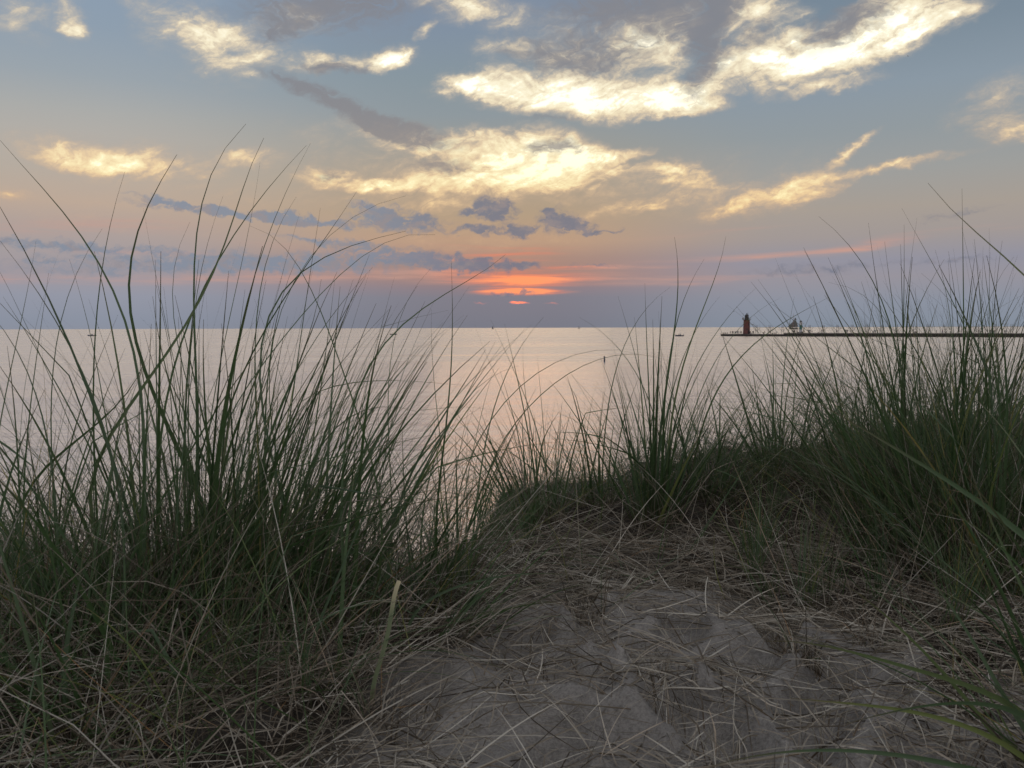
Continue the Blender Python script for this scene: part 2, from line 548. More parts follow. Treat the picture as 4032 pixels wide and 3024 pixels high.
def water_mat():
    m, N, L, b = mat('lake_water')
    g = N.new('ShaderNodeNewGeometry')
    sep = N.new('ShaderNodeSeparateXYZ')
    L.new(g.outputs['Position'], sep.inputs[0])

    def noise(sc, detail, rough=.6, dist=0.):
        mp = N.new('ShaderNodeMapping')
        mp.inputs['Scale'].default_value = sc
        mp.inputs['Rotation'].default_value = (0, 0, R(8))
        L.new(g.outputs['Position'], mp.inputs[0])
        n = N.new('ShaderNodeTexNoise')
        n.inputs['Scale'].default_value = 1
        n.inputs['Detail'].default_value = detail
        n.inputs['Roughness'].default_value = rough
        n.inputs['Distortion'].default_value = dist
        L.new(mp.outputs[0], n.inputs['Vector'])
        return n.outputs['Fac']

    def bump(h, dist, strength=1.0, prev=None):
        bp = N.new('ShaderNodeBump')
        bp.inputs['Distance'].default_value = dist
        if isinstance(strength, float):
            bp.inputs['Strength'].default_value = strength
        else:
            L.new(strength, bp.inputs['Strength'])
        L.new(h, bp.inputs['Height'])
        if prev:
            L.new(prev, bp.inputs['Normal'])
        return bp.outputs[0]
    # calmer and rougher patches (cat's paws) over the lake
    patch = N.new('ShaderNodeMapRange')
    patch.inputs['From Min'].default_value = .35
    patch.inputs['From Max'].default_value = .68
    patch.inputs['To Min'].default_value = .22
    patch.inputs['To Max'].default_value = 1.0
    L.new(noise((.006, .028, 1), 6, .6, .5), patch.inputs['Value'])
    n0 = bump(noise((.025, .11, 1), 4, .6), 2.2, patch.outputs[0])
    n1 = bump(noise((.16, .62, 1), 4, .6), .65, patch.outputs[0], n0)
    n2 = bump(noise((2.1, 3.4, 1), 5, .62), .20, patch.outputs[0], n1)
    b.inputs['Base Color'].default_value = (.92, .755, .61, 1)
    b.inputs['Metallic'].default_value = .55
    cd_ = N.new('ShaderNodeVectorMath')          # waves too small to resolve far out act as roughness
    cd_.operation = 'LENGTH'
    L.new(g.outputs['Position'], cd_.inputs[0])
    rr_ = N.new('ShaderNodeMapRange')
    rr_.interpolation_type = 'SMOOTHSTEP'
    rr_.inputs['From Min'].default_value = 12
    rr_.inputs['From Max'].default_value = 220
    rr_.inputs['To Min'].default_value = .15
    rr_.inputs['To Max'].default_value = .28
    L.new(cd_.outputs['Value'], rr_.inputs['Value'])
    pr_ = N.new('ShaderNodeMath')
    pr_.operation = 'MULTIPLY_ADD'
    L.new(patch.outputs[0], pr_.inputs[0])
    pr_.inputs[1].default_value = .16
    L.new(rr_.outputs[0], pr_.inputs[2])
    sb_ = N.new('ShaderNodeMath')
    sb_.operation = 'SUBTRACT'
    L.new(pr_.outputs[0], sb_.inputs[0])
    sb_.inputs[1].default_value = .09
    L.new(sb_.outputs[0], b.inputs['Roughness'])
    b.inputs['IOR'].default_value = 1.5
    L.new(n2, b.inputs['Normal'])
    return m


def blade_mat(name, stops, tipcol, trans=.35, basecol=(.10, .075, .04)):
    m, N, L, b = mat(name)
    a = N.new('ShaderNodeAttribute')
    a.attribute_name = 'tone'
    t = N.new('ShaderNodeAttribute')
    t.attribute_name = 'along'
    r = N.new('ShaderNodeValToRGB')
    e = r.color_ramp.elements
    e[0].position, e[0].color = stops[0][0], (*stops[0][1], 1)
    e[1].position, e[1].color = stops[-1][0], (*stops[-1][1], 1)
    for p, c in stops[1:-1]:
        k = e.new(p)
        k.color = (*c, 1)
    L.new(a.outputs['Fac'], r.inputs[0])

    def blend(v, lo, hi, x, y):
        mr = N.new('ShaderNodeMapRange')
        mr.inputs['From Min'].default_value = lo
        mr.inputs['From Max'].default_value = hi
        L.new(v, mr.inputs['Value'])
        mx = N.new('ShaderNodeMix')
        mx.data_type = 'RGBA'
        L.new(mr.outputs[0], mx.inputs[0])
        L.new(x, mx.inputs[6])
        if isinstance(y, tuple):
            mx.inputs[7].default_value = (*y, 1)
        else:
            L.new(y, mx.inputs[7])
        return mx.outputs[2]
    c = blend(t.outputs['Fac'], .72, 1.05, r.outputs[0], tipcol)      # withered tips
    c = blend(t.outputs['Fac'], .16, -.06, c, basecol)                 # pale brown sheath at the foot
    L.new(c, b.inputs['Base Color'])
    b.inputs['Roughness'].default_value = .5
    b.inputs['Specular IOR Level'].default_value = .35
    tr = N.new('ShaderNodeBsdfTranslucent')
    L.new(c, tr.inputs[0])
    mxs = N.new('ShaderNodeMixShader')
    mxs.inputs[0].default_value = trans
    L.new(b.outputs[0], mxs.inputs[1])
    L.new(tr.outputs[0], mxs.inputs[2])
    out = [n for n in N if n.type == 'OUTPUT_MATERIAL'][0]
    L.new(mxs.outputs[0], out.inputs[0])
    return m


M['leaf'] = blade_mat('green_marram_leaf', [(0, (.032, .060, .022)), (.35, (.062, .112, .040)), (.6, (.10, .150, .088)), (.82, (.14, .185, .06)), (1, (.26, .22, .07))], (.13, .10, .06))
M['dry'] = blade_mat('withered_marram_leaf', [(0, (.045, .036, .026)), (.3, (.12, .098, .072)), (.6, (.22, .195, .155)), (.9, (.41, .395, .35)), (1, (.22, .12, .045))], (.22, .18, .13), .2, (.12, .08, .045))
M['pale'] = blade_mat('pale_broken_leaf', [(0, (.16, .20, .11)), (1, (.24, .28, .17))], (.75, .66, .45), .3)
M['sand'] = sand_mat()
M['water'] = water_mat()


# ---------------------------------------------------------------- terrain
def sm(a, b, x):
    t = np.clip((np.asarray(x, dtype=float) - a) / (b - a), 0, 1)
    return t * t * (3 - 2 * t)


def vnoise(x, y, seed):
    """smooth value noise, unit lattice"""
    xi, yi = np.floor(x).astype(np.int64), np.floor(y).astype(np.int64)
    fx, fy = x - xi, y - yi
    fx, fy = fx * fx * (3 - 2 * fx), fy * fy * (3 - 2 * fy)

    def h(i, j):
        k = (i * 374761393 + j * 668265263 + seed * 144665) & 0x7fffffff
        k = ((k ^ (k >> 13)) * 1274126177) & 0x7fffffff
        return ((k ^ (k >> 16)) & 0xffff) / 65535.0
    return (h(xi, yi) * (1 - fx) + h(xi + 1, yi) * fx) * (1 - fy) + (h(xi, yi + 1) * (1 - fx) + h(xi + 1, yi + 1) * fx) * fy - .5


def ground(x, y, fine=True):
    x = np.asarray(x, dtype=float)
    y = np.asarray(y, dtype=float)
    z = 4.775 - .045 * y + .10 * vnoise(x * .35 + 7, y * .35, 3) * sm(3, 9, np.hypot(x, y))
    right = sm(-.20, -.02, x + .10 * vnoise(y * 2.2, x * 2.2, 9))
    z = z + sm(2.75, 3.45, y) * np.interp(x, [-.3, 0, .18, .48, .77, 1.04, 1.3, 2.2], [0, .05, .10, .125, .165, .235, .25, .28])
    z = z + .07 * sm(.85, 2.0, x) * sm(1.3, 2.4, y)
    z = z + .12 * sm(-.5, -1.7, x) * sm(2.9, 1.7, y)                      # low hummock under the big left tufts
    yc = 2.62 + .12 * vnoise(x * 1.3, x * 0 + .5, 4) + right * 1.15
    s = np.maximum(0, y - yc)
    z = z - .85 * (np.sqrt(s * s + .04) - .2)
    beach = .75 * (1 - (y - 5.0) / 9.5)
    z = np.maximum(z, np.maximum(beach, -1.5)) if True else z
    if fine:
        near = sm(9, 5, np.hypot(x, y))
        z = z + near * (.050 * vnoise(x * 3.1, y * 3.1, 21) + .055 * vnoise(x * 6.5 + 3, y * 6.5, 22) + .020 * vnoise(x * 13 + .4 * y, y * 13 - 3 * x, 23) + .012 * vnoise(x * 27 + 9 * y, y * 27 - 9 * x, 24) + .006 * vnoise(x * 55 - 20 * y, y * 55 + 20 * x, 25))
    return z


# footprints trodden into the path: (x, y, heading)
STEPS = [(.05, 1.30, .2), (.27, 1.55, .1), (.02, 1.85, .35), (.36, 1.95, -.2), (.20, 2.25, .3), (.48, 2.35, .0), (.62, 1.62, .5), (-.18, 1.55, .1), (.75, 1.25, -.4), (.45, 1.15, .2), (.52, 1.42, .3), (.85, 1.55, .2), (.15, 2.08, -.3), (.66, 2.0, .6), (-.02, 1.12, 0), (.6, 1.82, -.2), (.95, 1.75, .8), (.33, 1.38, -.4), (.30, 1.75, .9), (.12, 1.62, -.5)]


def ground_full(x, y):
    z = ground(x, y)
    for fx, fy, h in STEPS:
        dx, dy = x - fx, y - fy
        u = dx * math.cos(h) - dy * math.sin(h)
        v = dx * math.sin(h) + dy * math.cos(h)
        r2 = (u / .055) ** 2 + (v / .13) ** 2
        z = z - .048 * np.exp(-r2 ** 1.8) + .018 * np.exp(-((np.sqrt(r2) - 1.45) / .4) ** 2)
    return z


def cover(x, y):
    """how thickly matted grass covers the sand (0 bare path .. 1 closed mat)"""
    x = np.asarray(x, dtype=float)
    y = np.asarray(y, dtype=float)
    w = .22 * vnoise(x * 2.2, y * 2.2, 31) + .12 * vnoise(x * 6, y * 6, 32)
    xl = np.interp(y, [0.9, 1.3, 1.6, 1.9, 2.15, 2.4], [-.45, -.24, -.20, -.12, .02, .3])
    xr = np.interp(y, [1.2, 1.5, 1.8, 2.1, 2.3, 2.5], [1.5, 1.15, .85, .62, .45, .1])
    left = sm(.10, -.14, x - xl + w)
    right = sm(-.10, .16, x - xr + w)
    far = sm(2.2, 2.55, y + w)
    c = np.maximum(np.maximum(left, right), far)
    return c * sm(4.9, 4.3, y) * sm(6, 4, np.abs(x)) * sm(.2, .7, y)


def axis(lo, hi, a, b, step, grow=1.16):
    mid = list(np.arange(a, b + 1e-6, step))
    left, s, p = [], step, a
    while p > lo:
        s *= grow
        p -= s
        left.append(max(p, lo))
    right, s, p = [], step, mid[-1]
    while p < hi:
        s *= grow
        p += s
        right.append(min(p, hi))
    return np.array(left[::-1] + mid + right)


gx = axis(-700, 700, -2.4, 2.6, .02)
gy = axis(-200, 24, .75, 4.6, .02, 1.12)
GX, GY = np.meshgrid(gx, gy)
GZ = ground_full(GX, GY)
nv = np.stack([GX, GY, GZ], -1).reshape(-1, 3)
idx = np.arange(len(gx) * len(gy)).reshape(len(gy), len(gx))
q = np.stack([idx[:-1, :-1], idx[:-1, 1:], idx[1:, 1:], idx[1:, :-1]], -1).reshape(-1, 4)
me = np_mesh('sand_dune', nv, q)
me.polygons.foreach_set('use_smooth', np.ones(len(me.polygons), dtype=bool))
at_ = me.attributes.new('litter_shade', 'FLOAT', 'POINT')
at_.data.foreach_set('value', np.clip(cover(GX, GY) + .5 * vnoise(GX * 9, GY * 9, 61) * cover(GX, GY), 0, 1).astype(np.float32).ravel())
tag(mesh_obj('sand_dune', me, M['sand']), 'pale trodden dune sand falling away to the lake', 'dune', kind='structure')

wv = np.array([[-9000, 6, 0], [9000, 6, 0], [9000, 9500, 0], [-9000, 9500, 0]], dtype=float)
tag(mesh_obj('water', np_mesh('water', wv, np.array([[0, 1, 2, 3]])), M['water']), 'calm lake water reflecting the sunset out to the horizon', 'lake', kind='structure')

# ---------------------------------------------------------------- pier
PO = Vector((118.0, 490.0, 0))
PDIR = Vector((.816, -.578, 0)).normalized()
PN = Vector((-PDIR.y, PDIR.x, 0))          # away from the viewer
PANG = math.atan2(PDIR.y, PDIR.x)


def pier_s(px):
    k = ray(px, 1312).x
    return (PO.y * k - PO.x) / (PDIR.x - PDIR.y * k)


def pier_pt(px, off, z):
    p = PO + PDIR * pier_s(px) + PN * off
    return Vector((p.x, p.y, z))


S_END, S_STEP, S_FAR = pier_s(2838), pier_s(3086), pier_s(4032) + 160
LOW_Z, HIGH_Z, P_W = 1.28, 1.92, 6.5


def deck_z(px):
    return LOW_Z if px < 3086 else HIGH_Z


pier = thing('pier', 'long dark concrete pier running in from the right to the red lighthouse', 'pier', PO + PDIR * S_END, PANG)


def prism_strip(s0, s1, z0, z1, off0=0.0, off1=P_W):
    bm = bmesh.new()
    box(bm, ((s0 + s1) / 2 - S_END, (off0 + off1) / 2, (z0 + z1) / 2), (s1 - s0, off1 - off0, z1 - z0))
    return bm


bm_obj('lower_wall', prism_strip(S_END, S_STEP, -2, LOW_Z - .25), M['wetwood'], pier)
bm_obj('upper_wall', prism_strip(S_STEP, S_FAR, -2, HIGH_Z - .30), M['wetwood'], pier)
bm_obj('lower_deck', prism_strip(S_END - .1, S_STEP - .003, LOW_Z - .25, LOW_Z, -.12, P_W + .12), M['concrete'], pier)
bm_obj('upper_deck', prism_strip(S_STEP, S_FAR, HIGH_Z - .30, HIGH_Z, -.12, P_W + .12), M['concrete'], pier)
bm = bmesh.new()
lathe(bm, [(.10, 0), (.10, .22), (.17, .26), (.17, .36), (0, .38)], 8)
bol = bm_obj('mooring_bollard', bm, M['black'], pier)
for k in range(34):
    o = bol if k == 0 else bol.copy()
    if k:
        COL.objects.link(o)
        o.parent = pier
    sk = S_END + 2 + k * 8.7
    o.location = (sk - S_END, .35, LOW_Z if sk < S_STEP else HIGH_Z)

# ---------------------------------------------------------------- lighthouse
lp = pier_pt(2933, 2.6, LOW_Z)
lh = thing('lighthouse', 'dark red conical lighthouse with black lantern room at the end of the pier', 'lighthouse', lp, PANG)
bm = bmesh.new()
lathe(bm, [(3.1, -3.2), (3.1, -.15), (2.55, -.1), (2.55, .12), (0, .12)], 12)
bm_obj('foundation_crib', bm, M['wetwood'], lh)
bm = bmesh.new()
lathe(bm, [(2.02, .12), (1.94, 1.0), (1.72, 7.6), (1.80, 7.75), (0, 7.75)], 32)
for k in range(9):
    pass
tw = bm_obj('tower', bm, M['red'], lh, True)
for zz, aa in ((2.6, -1.75), (5.4, -1.2)):
    bm = bmesh.new()
    r_ = 2.02 - .044 * zz
    box(bm, (r_ * math.cos(aa - PANG), r_ * math.sin(aa - PANG), zz), (.16, .6, .9), aa - PANG)
    bm_obj('window', bm, M['black'], lh)
bm = bmesh.new()
box(bm, (1.92 * math.cos(-.55), 1.92 * math.sin(-.55), 1.15), (.2, .95, 2.0), -.55)
bm_obj('door', bm, M['black'], lh)
bm = bmesh.new()
lathe(bm, [(1.75, 7.76), (2.30, 8.0), (2.42, 8.05), (2.42, 8.17), (0, 8.17)], 32)
gal = bm_obj('gallery', bm, M['black'], lh)
bm = bmesh.new()
for k in range(16):
    a = 2 * math.pi * k / 16
    bar(bm, (2.3 * math.cos(a), 2.3 * math.sin(a), 8.17), (2.3 * math.cos(a), 2.3 * math.sin(a), 9.15), .05)
    a2 = 2 * math.pi * (k + 1) / 16
    for zz in (8.5, 8.82, 9.15):
        bar(bm, (2.3 * math.cos(a), 2.3 * math.sin(a), zz), (2.3 * math.cos(a2), 2.3 * math.sin(a2), zz), .035)
bm_obj('railing', bm, M['steel'], gal)
bm = bmesh.new()
lathe(bm, [(1.26, 8.18), (1.22, 9.28), (1.34, 9.32), (1.34, 9.42), (0, 9.42)], 10)
bm_obj('watch_room', bm, M['black'], lh)
bm = bmesh.new()
for k in range(10):
    a = 2 * math.pi * k / 10
    bar(bm, (1.06 * math.cos(a), 1.06 * math.sin(a), 9.42), (1.06 * math.cos(a), 1.06 * math.sin(a), 10.5), .09)
for k in range(4):      # iron back panels of the lantern
    a = 2 * math.pi * (k + .5) / 10 + 3.7
    box(bm, (.99 * math.cos(a), .99 * math.sin(a), 9.95), (.03, .6, 1.06), a)
lathe(bm, [(.95, 9.42), (1.1, 9.42), (1.1, 9.5), (.95, 9.5)], 10)
lathe(bm, [(.95, 10.44), (1.1, 10.44), (1.1, 10.5), (.95, 10.5)], 10)
lan = bm_obj('lantern_room', bm, M['black'], lh)
bm = bmesh.new()
lathe(bm, [(.98, 9.43), (.98, 10.48)], 10)
bm_obj('glazing', bm, M['glass'], lan)
bm = bmesh.new()
lathe(bm, [(0, 9.44), (.28, 9.5), (.36, 9.9), (.28, 10.3), (0, 10.4)], 12)
bm_obj('lamp', bm, M['black'], lan, True)
bm = bmesh.new()
lathe(bm, [(1.2, 10.5), (1.18, 10.58), (.62, 11.0), (.22, 11.18), (.20, 11.32), (.30, 11.42), (.30, 11.58), (.16, 11.70), (0, 11.72)], 10)
bm_obj('roof', bm, M['black'], lh)
bm = bmesh.new()
bar(bm, (.74, -.2, 10.6), (.74, -.2, 12.1), .16, seg=8)
bm_obj('stovepipe', bm, M['black'], lh)
bm = bmesh.new()
bar(bm, (-1.75, -.9, 8.17), (-1.75, -.9, 11.6), .07)
for dx, dz in ((-.25, 11.0), (.25, 11.2)):
    bar(bm, (-1.75, -.9, 10.8), (-1.75 + dx, -.9, 10.8 + .9), .04)
bm_obj('antenna', bm, M['steel'], lh)
bm = bmesh.new()
box(bm, (-1.85, -1.1, 8.75), (.62, .5, .9))
bm_obj('equipment_cabinet', bm, M['steel'], lh)

# ---------------------------------------------------------------- catwalk on the pier
cw0 = pier_s(2971)
cw = thing('catwalk', 'thin elevated iron catwalk on trestles along the pier from the lighthouse', 'catwalk', PO + PDIR * cw0 + PN * 3.3, PANG)
CW_Z = 1.92 + 3.15
n_tr = 27
SP = 7.31
bm = bmesh.new()
box(bm, (n_tr * SP / 2 - SP / 2, 0, CW_Z), (n_tr * SP - SP, .75, .11))
bm_obj('walkway', bm, M['steel'], cw)
bm = bmesh.new()
for sgn in (-1, 1):
    box(bm, (n_tr * SP / 2 - SP / 2, sgn * .45, CW_Z + 1.0), (n_tr * SP - SP, .025, .025))
bm_obj('handrail', bm, M['steel'], cw)
bm = bmesh.new()
for sgn in (-1, 1):
    for off in (-.52, .52):
        bar(bm, (sgn * .62, off, 0), (sgn * .36, off * .8, CW_Z - LOW_Z + 1.15), .13)
for zz, hw in ((1.55, .50), (CW_Z - LOW_Z - .1, .38)):
    for off in (-.46, .46):
        box(bm, (0, off, zz), (hw * 2, .10, .14))
for sgn in (-1, 1):
    box(bm, (sgn * .5, 0, 1.55), (.08, .9, .1))
    for off in (-.44, .44):
        bar(bm, (sgn * .48, off, 1.7), (sgn * 2.0, off, CW_Z - LOW_Z - .06), .10)
tr0 = bm_obj('trestle', bm, M['steel'], cw)
for k in range(n_tr):
    o = tr0 if k == 0 else tr0.copy()
    if k:
        COL.objects.link(o)
        o.parent = cw
    sk = cw0 + k * SP
    o.location = (k * SP, 0, LOW_Z if sk < S_STEP else LOW_Z)
# ramp up to the tower door
bm = bmesh.new()
t0 = Vector((lp.x, lp.y, 0)) + PDIR * 1.75
rel = lambda s_, off, z: Vector((s_, off, z))
sx0 = pier_s(2946) - cw0
for off in (-.38, .38):
    bar(bm, (-.2, off, CW_Z), (pier_s(2956) - cw0, off, CW_Z + 1.65), .10)
    bar(bm, (pier_s(2956) - cw0, off, CW_Z + 1.65), (sx0, off, CW_Z + 1.75), .10)
    bar(bm, (-.2, off, CW_Z + 1.0), (pier_s(2956) - cw0, off, CW_Z + 2.65), .05)
for k in range(9):
    f = k / 8
    box(bm, (-.2 + f * (pier_s(2956) - cw0 + .2), 0, CW_Z + 1.65 * f), (.3, .8, .05))
bm_obj('stair', bm, M['steel'], cw)

# ---------------------------------------------------------------- green and white harbour light on the pier
np_ = pier_pt(3149, 1.6, HIGH_Z)
nl = thing('harbour_light', 'white cylinder harbour light with a green middle band standing on the pier', 'light tower', np_, PANG)
for nm_, z0, z1, r_, mm in (('lower_band', .0, 1.9, .74, 'white'), ('middle_band', 1.9, 4.25, .745, 'green'), ('upper_band', 4.25, 6.0, .74, 'white')):
    bm = bmesh.new()
    lathe(bm, [(0, z0), (r_, z0), (r_, z1), (0, z1)], 20)
    bm_obj(nm_, bm, M[mm], nl)
bm = bmesh.new()
lathe(bm, [(0, 6.0), (.62, 6.0), (.66, 6.35), (.40, 6.42), (.34, 6.72), (0, 6.78)], 14)
bm_obj('lamp_cap', bm, M['black'], nl)
bm = bmesh.new()
lathe(bm, [(1.5, -.01), (1.5, .35), (1.0, .42), (0, .42)], 12)
bm_obj('plinth', bm, M['concrete'], nl)
bm = bmesh.new()
bar(bm, (.7, 0, 5.0), (1.6, 0, 5.15), .06)
box(bm, (1.6, 0, 5.2), (.25, .1, .25))
bm_obj('bracket_sensor', bm, M['steel'], nl)


# ---------------------------------------------------------------- people on the pier
def person_mesh(name, pose, top, legs, hair='hair'):
    """one continuous skinned figure, 1.74 m"""
    J = {}
    if pose == 'sit':
        pel = Vector((0, 0, .18)); chest = Vector((0, .10, .58)); neck = Vector((0, .06, .74)); head = Vector((0, .02, .88)); crown = Vector((0, .02, .98))
        legsJ = [[(sx_ * .10, -.05, .17), (sx_ * .14, -.36, .46), (sx_ * .12, -.46, .06), (sx_ * .12, -.60, .03)] for sx_ in (-1, 1)]
        arms = [[(sx_ * .19, .08, .66), (sx_ * .26, -.08, .46), (sx_ * .14, -.30, .44)] for sx_ in (-1, 1)]
    elif pose == 'walk':
        pel = Vector((0, 0, .93)); chest = Vector((0, -.03, 1.28)); neck = Vector((0, -.04, 1.48)); head = Vector((0, -.06, 1.61)); crown = Vector((0, -.06, 1.72))
        legsJ = [[(-.10, 0, .88), (-.11, -.16, .50), (-.11, -.20, .09), (-.11, -.38, .05)], [(.10, 0, .88), (.11, -.02, .48), (.11, .28, .12), (.11, .14, .03)]]
        arms = [[(-.20, -.03, 1.42), (-.25, .12, 1.15), (-.24, .06, .90)], [(.20, -.03, 1.42), (.25, -.12, 1.15), (.22, -.28, .96)]]
    elif pose == 'point':
        pel = Vector((0, 0, .93)); chest = Vector((0, 0, 1.28)); neck = Vector((0, 0, 1.48)); head = Vector((0, -.02, 1.61)); crown = Vector((0, -.02, 1.73))
        legsJ = [[(s_ * .10, 0, .88), (s_ * .12, -.02, .48), (s_ * .13, .02, .08), (s_ * .14, -.16, .04)] for s_ in (-1, 1)]
        arms = [[(-.20, 0, 1.42), (-.34, -.06, 1.22), (-.16, -.14, 1.10)], [(.20, 0, 1.42), (.40, -.10, 1.40), (.26, -.16, 1.60)]]
    else:
        pel = Vector((0, 0, .93)); chest = Vector((0, 0, 1.28)); neck = Vector((0, 0, 1.48)); head = Vector((0, -.02, 1.61)); crown = Vector((0, -.02, 1.73))
        legsJ = [[(s_ * .09, 0, .88), (s_ * .10, -.01, .48), (s_ * .10, .02, .08), (s_ * .12, -.16, .04)] for s_ in (-1, 1)]
        arms = [[(s_ * .20, 0, 1.42), (s_ * .26, .03, 1.14), (s_ * .24, -.05, .88)] for s_ in (-1, 1)]
    V, E, Rr = [], [], []

    def add(p, r, parent=None):
        V.append(tuple(p))
        Rr.append(r)
        if parent is not None:
            E.append((parent, len(V) - 1))
        return len(V) - 1
    i0 = add(pel, (.15, .12))
    i1 = add(chest, (.17, .12), i0)
    i2 = add(neck, (.06, .06), i1)
    i3 = add(head, (.095, .105), i2)
    add(crown, (.07, .08), i3)
    for lg in legsJ:
        k = i0
        for p, r in zip(lg, (.095, .07, .05, .045)):
            k = add(p, (r, r), k)
    for ar in arms:
        k = i1
        for p, r in zip(ar, (.065, .05, .04)):
            k = add(p, (r, r), k)
    me_ = bpy.data.meshes.new('tmp_' + name)
    me_.from_pydata(V, E, [])
    ob = bpy.data.objects.new('tmp_' + name, me_)
    COL.objects.link(ob)
    md = ob.modifiers.new('skin', 'SKIN')
    for sv, r in zip(me_.skin_vertices[0].data, Rr):
        sv.radius = r
    me_.skin_vertices[0].data[0].use_root = True
    sd = ob.modifiers.new('sub', 'SUBSURF')
    sd.levels = 1
    sd.render_levels = 1
    dg = bpy.context.evaluated_depsgraph_get()
    out = bpy.data.meshes.new_from_object(ob.evaluated_get(dg))
    bpy.data.objects.remove(ob)
    out.name = name
    out.materials.clear()
    for k in (legs, top, 'skin', hair):
        out.materials.append(M[k])
    hip, nk, hd = pel.z, neck.z, head.z
    for p in out.polygons:
        c = p.center
        if c.z > hd + .02 or (c.z > hd - .06 and c.y > head.y + .03):
            p.material_index = 3
        elif c.z > nk:
            p.material_index = 2
        elif pose == 'sit':
            p.material_index = 1 if (c.y > -.12 and c.z > .26) else 0
        elif c.z > hip - .02 or abs(c.x) > .20:
            p.material_index = 1 if c.z > hip + .04 else 2 if abs(c.x) > .2 else 0
        else:
            p.material_index = 0
        p.use_smooth = True
    return out


PM = {}


def person(px, off, pose, top, legs, label, face=0.0, scale=1.0, group='people out on the pier'):
    key = (pose, top, legs)
    if key not in PM:
        PM[key] = person_mesh('person', *key)
    o = bpy.data.objects.new('person', PM[key])
    COL.objects.link(o)
    o.location = pier_pt(px, off, deck_z(px))
    o.rotation_euler = (0, 0, face)
    o.scale = (scale,) * 3
    return tag(o, label, 'person', group)


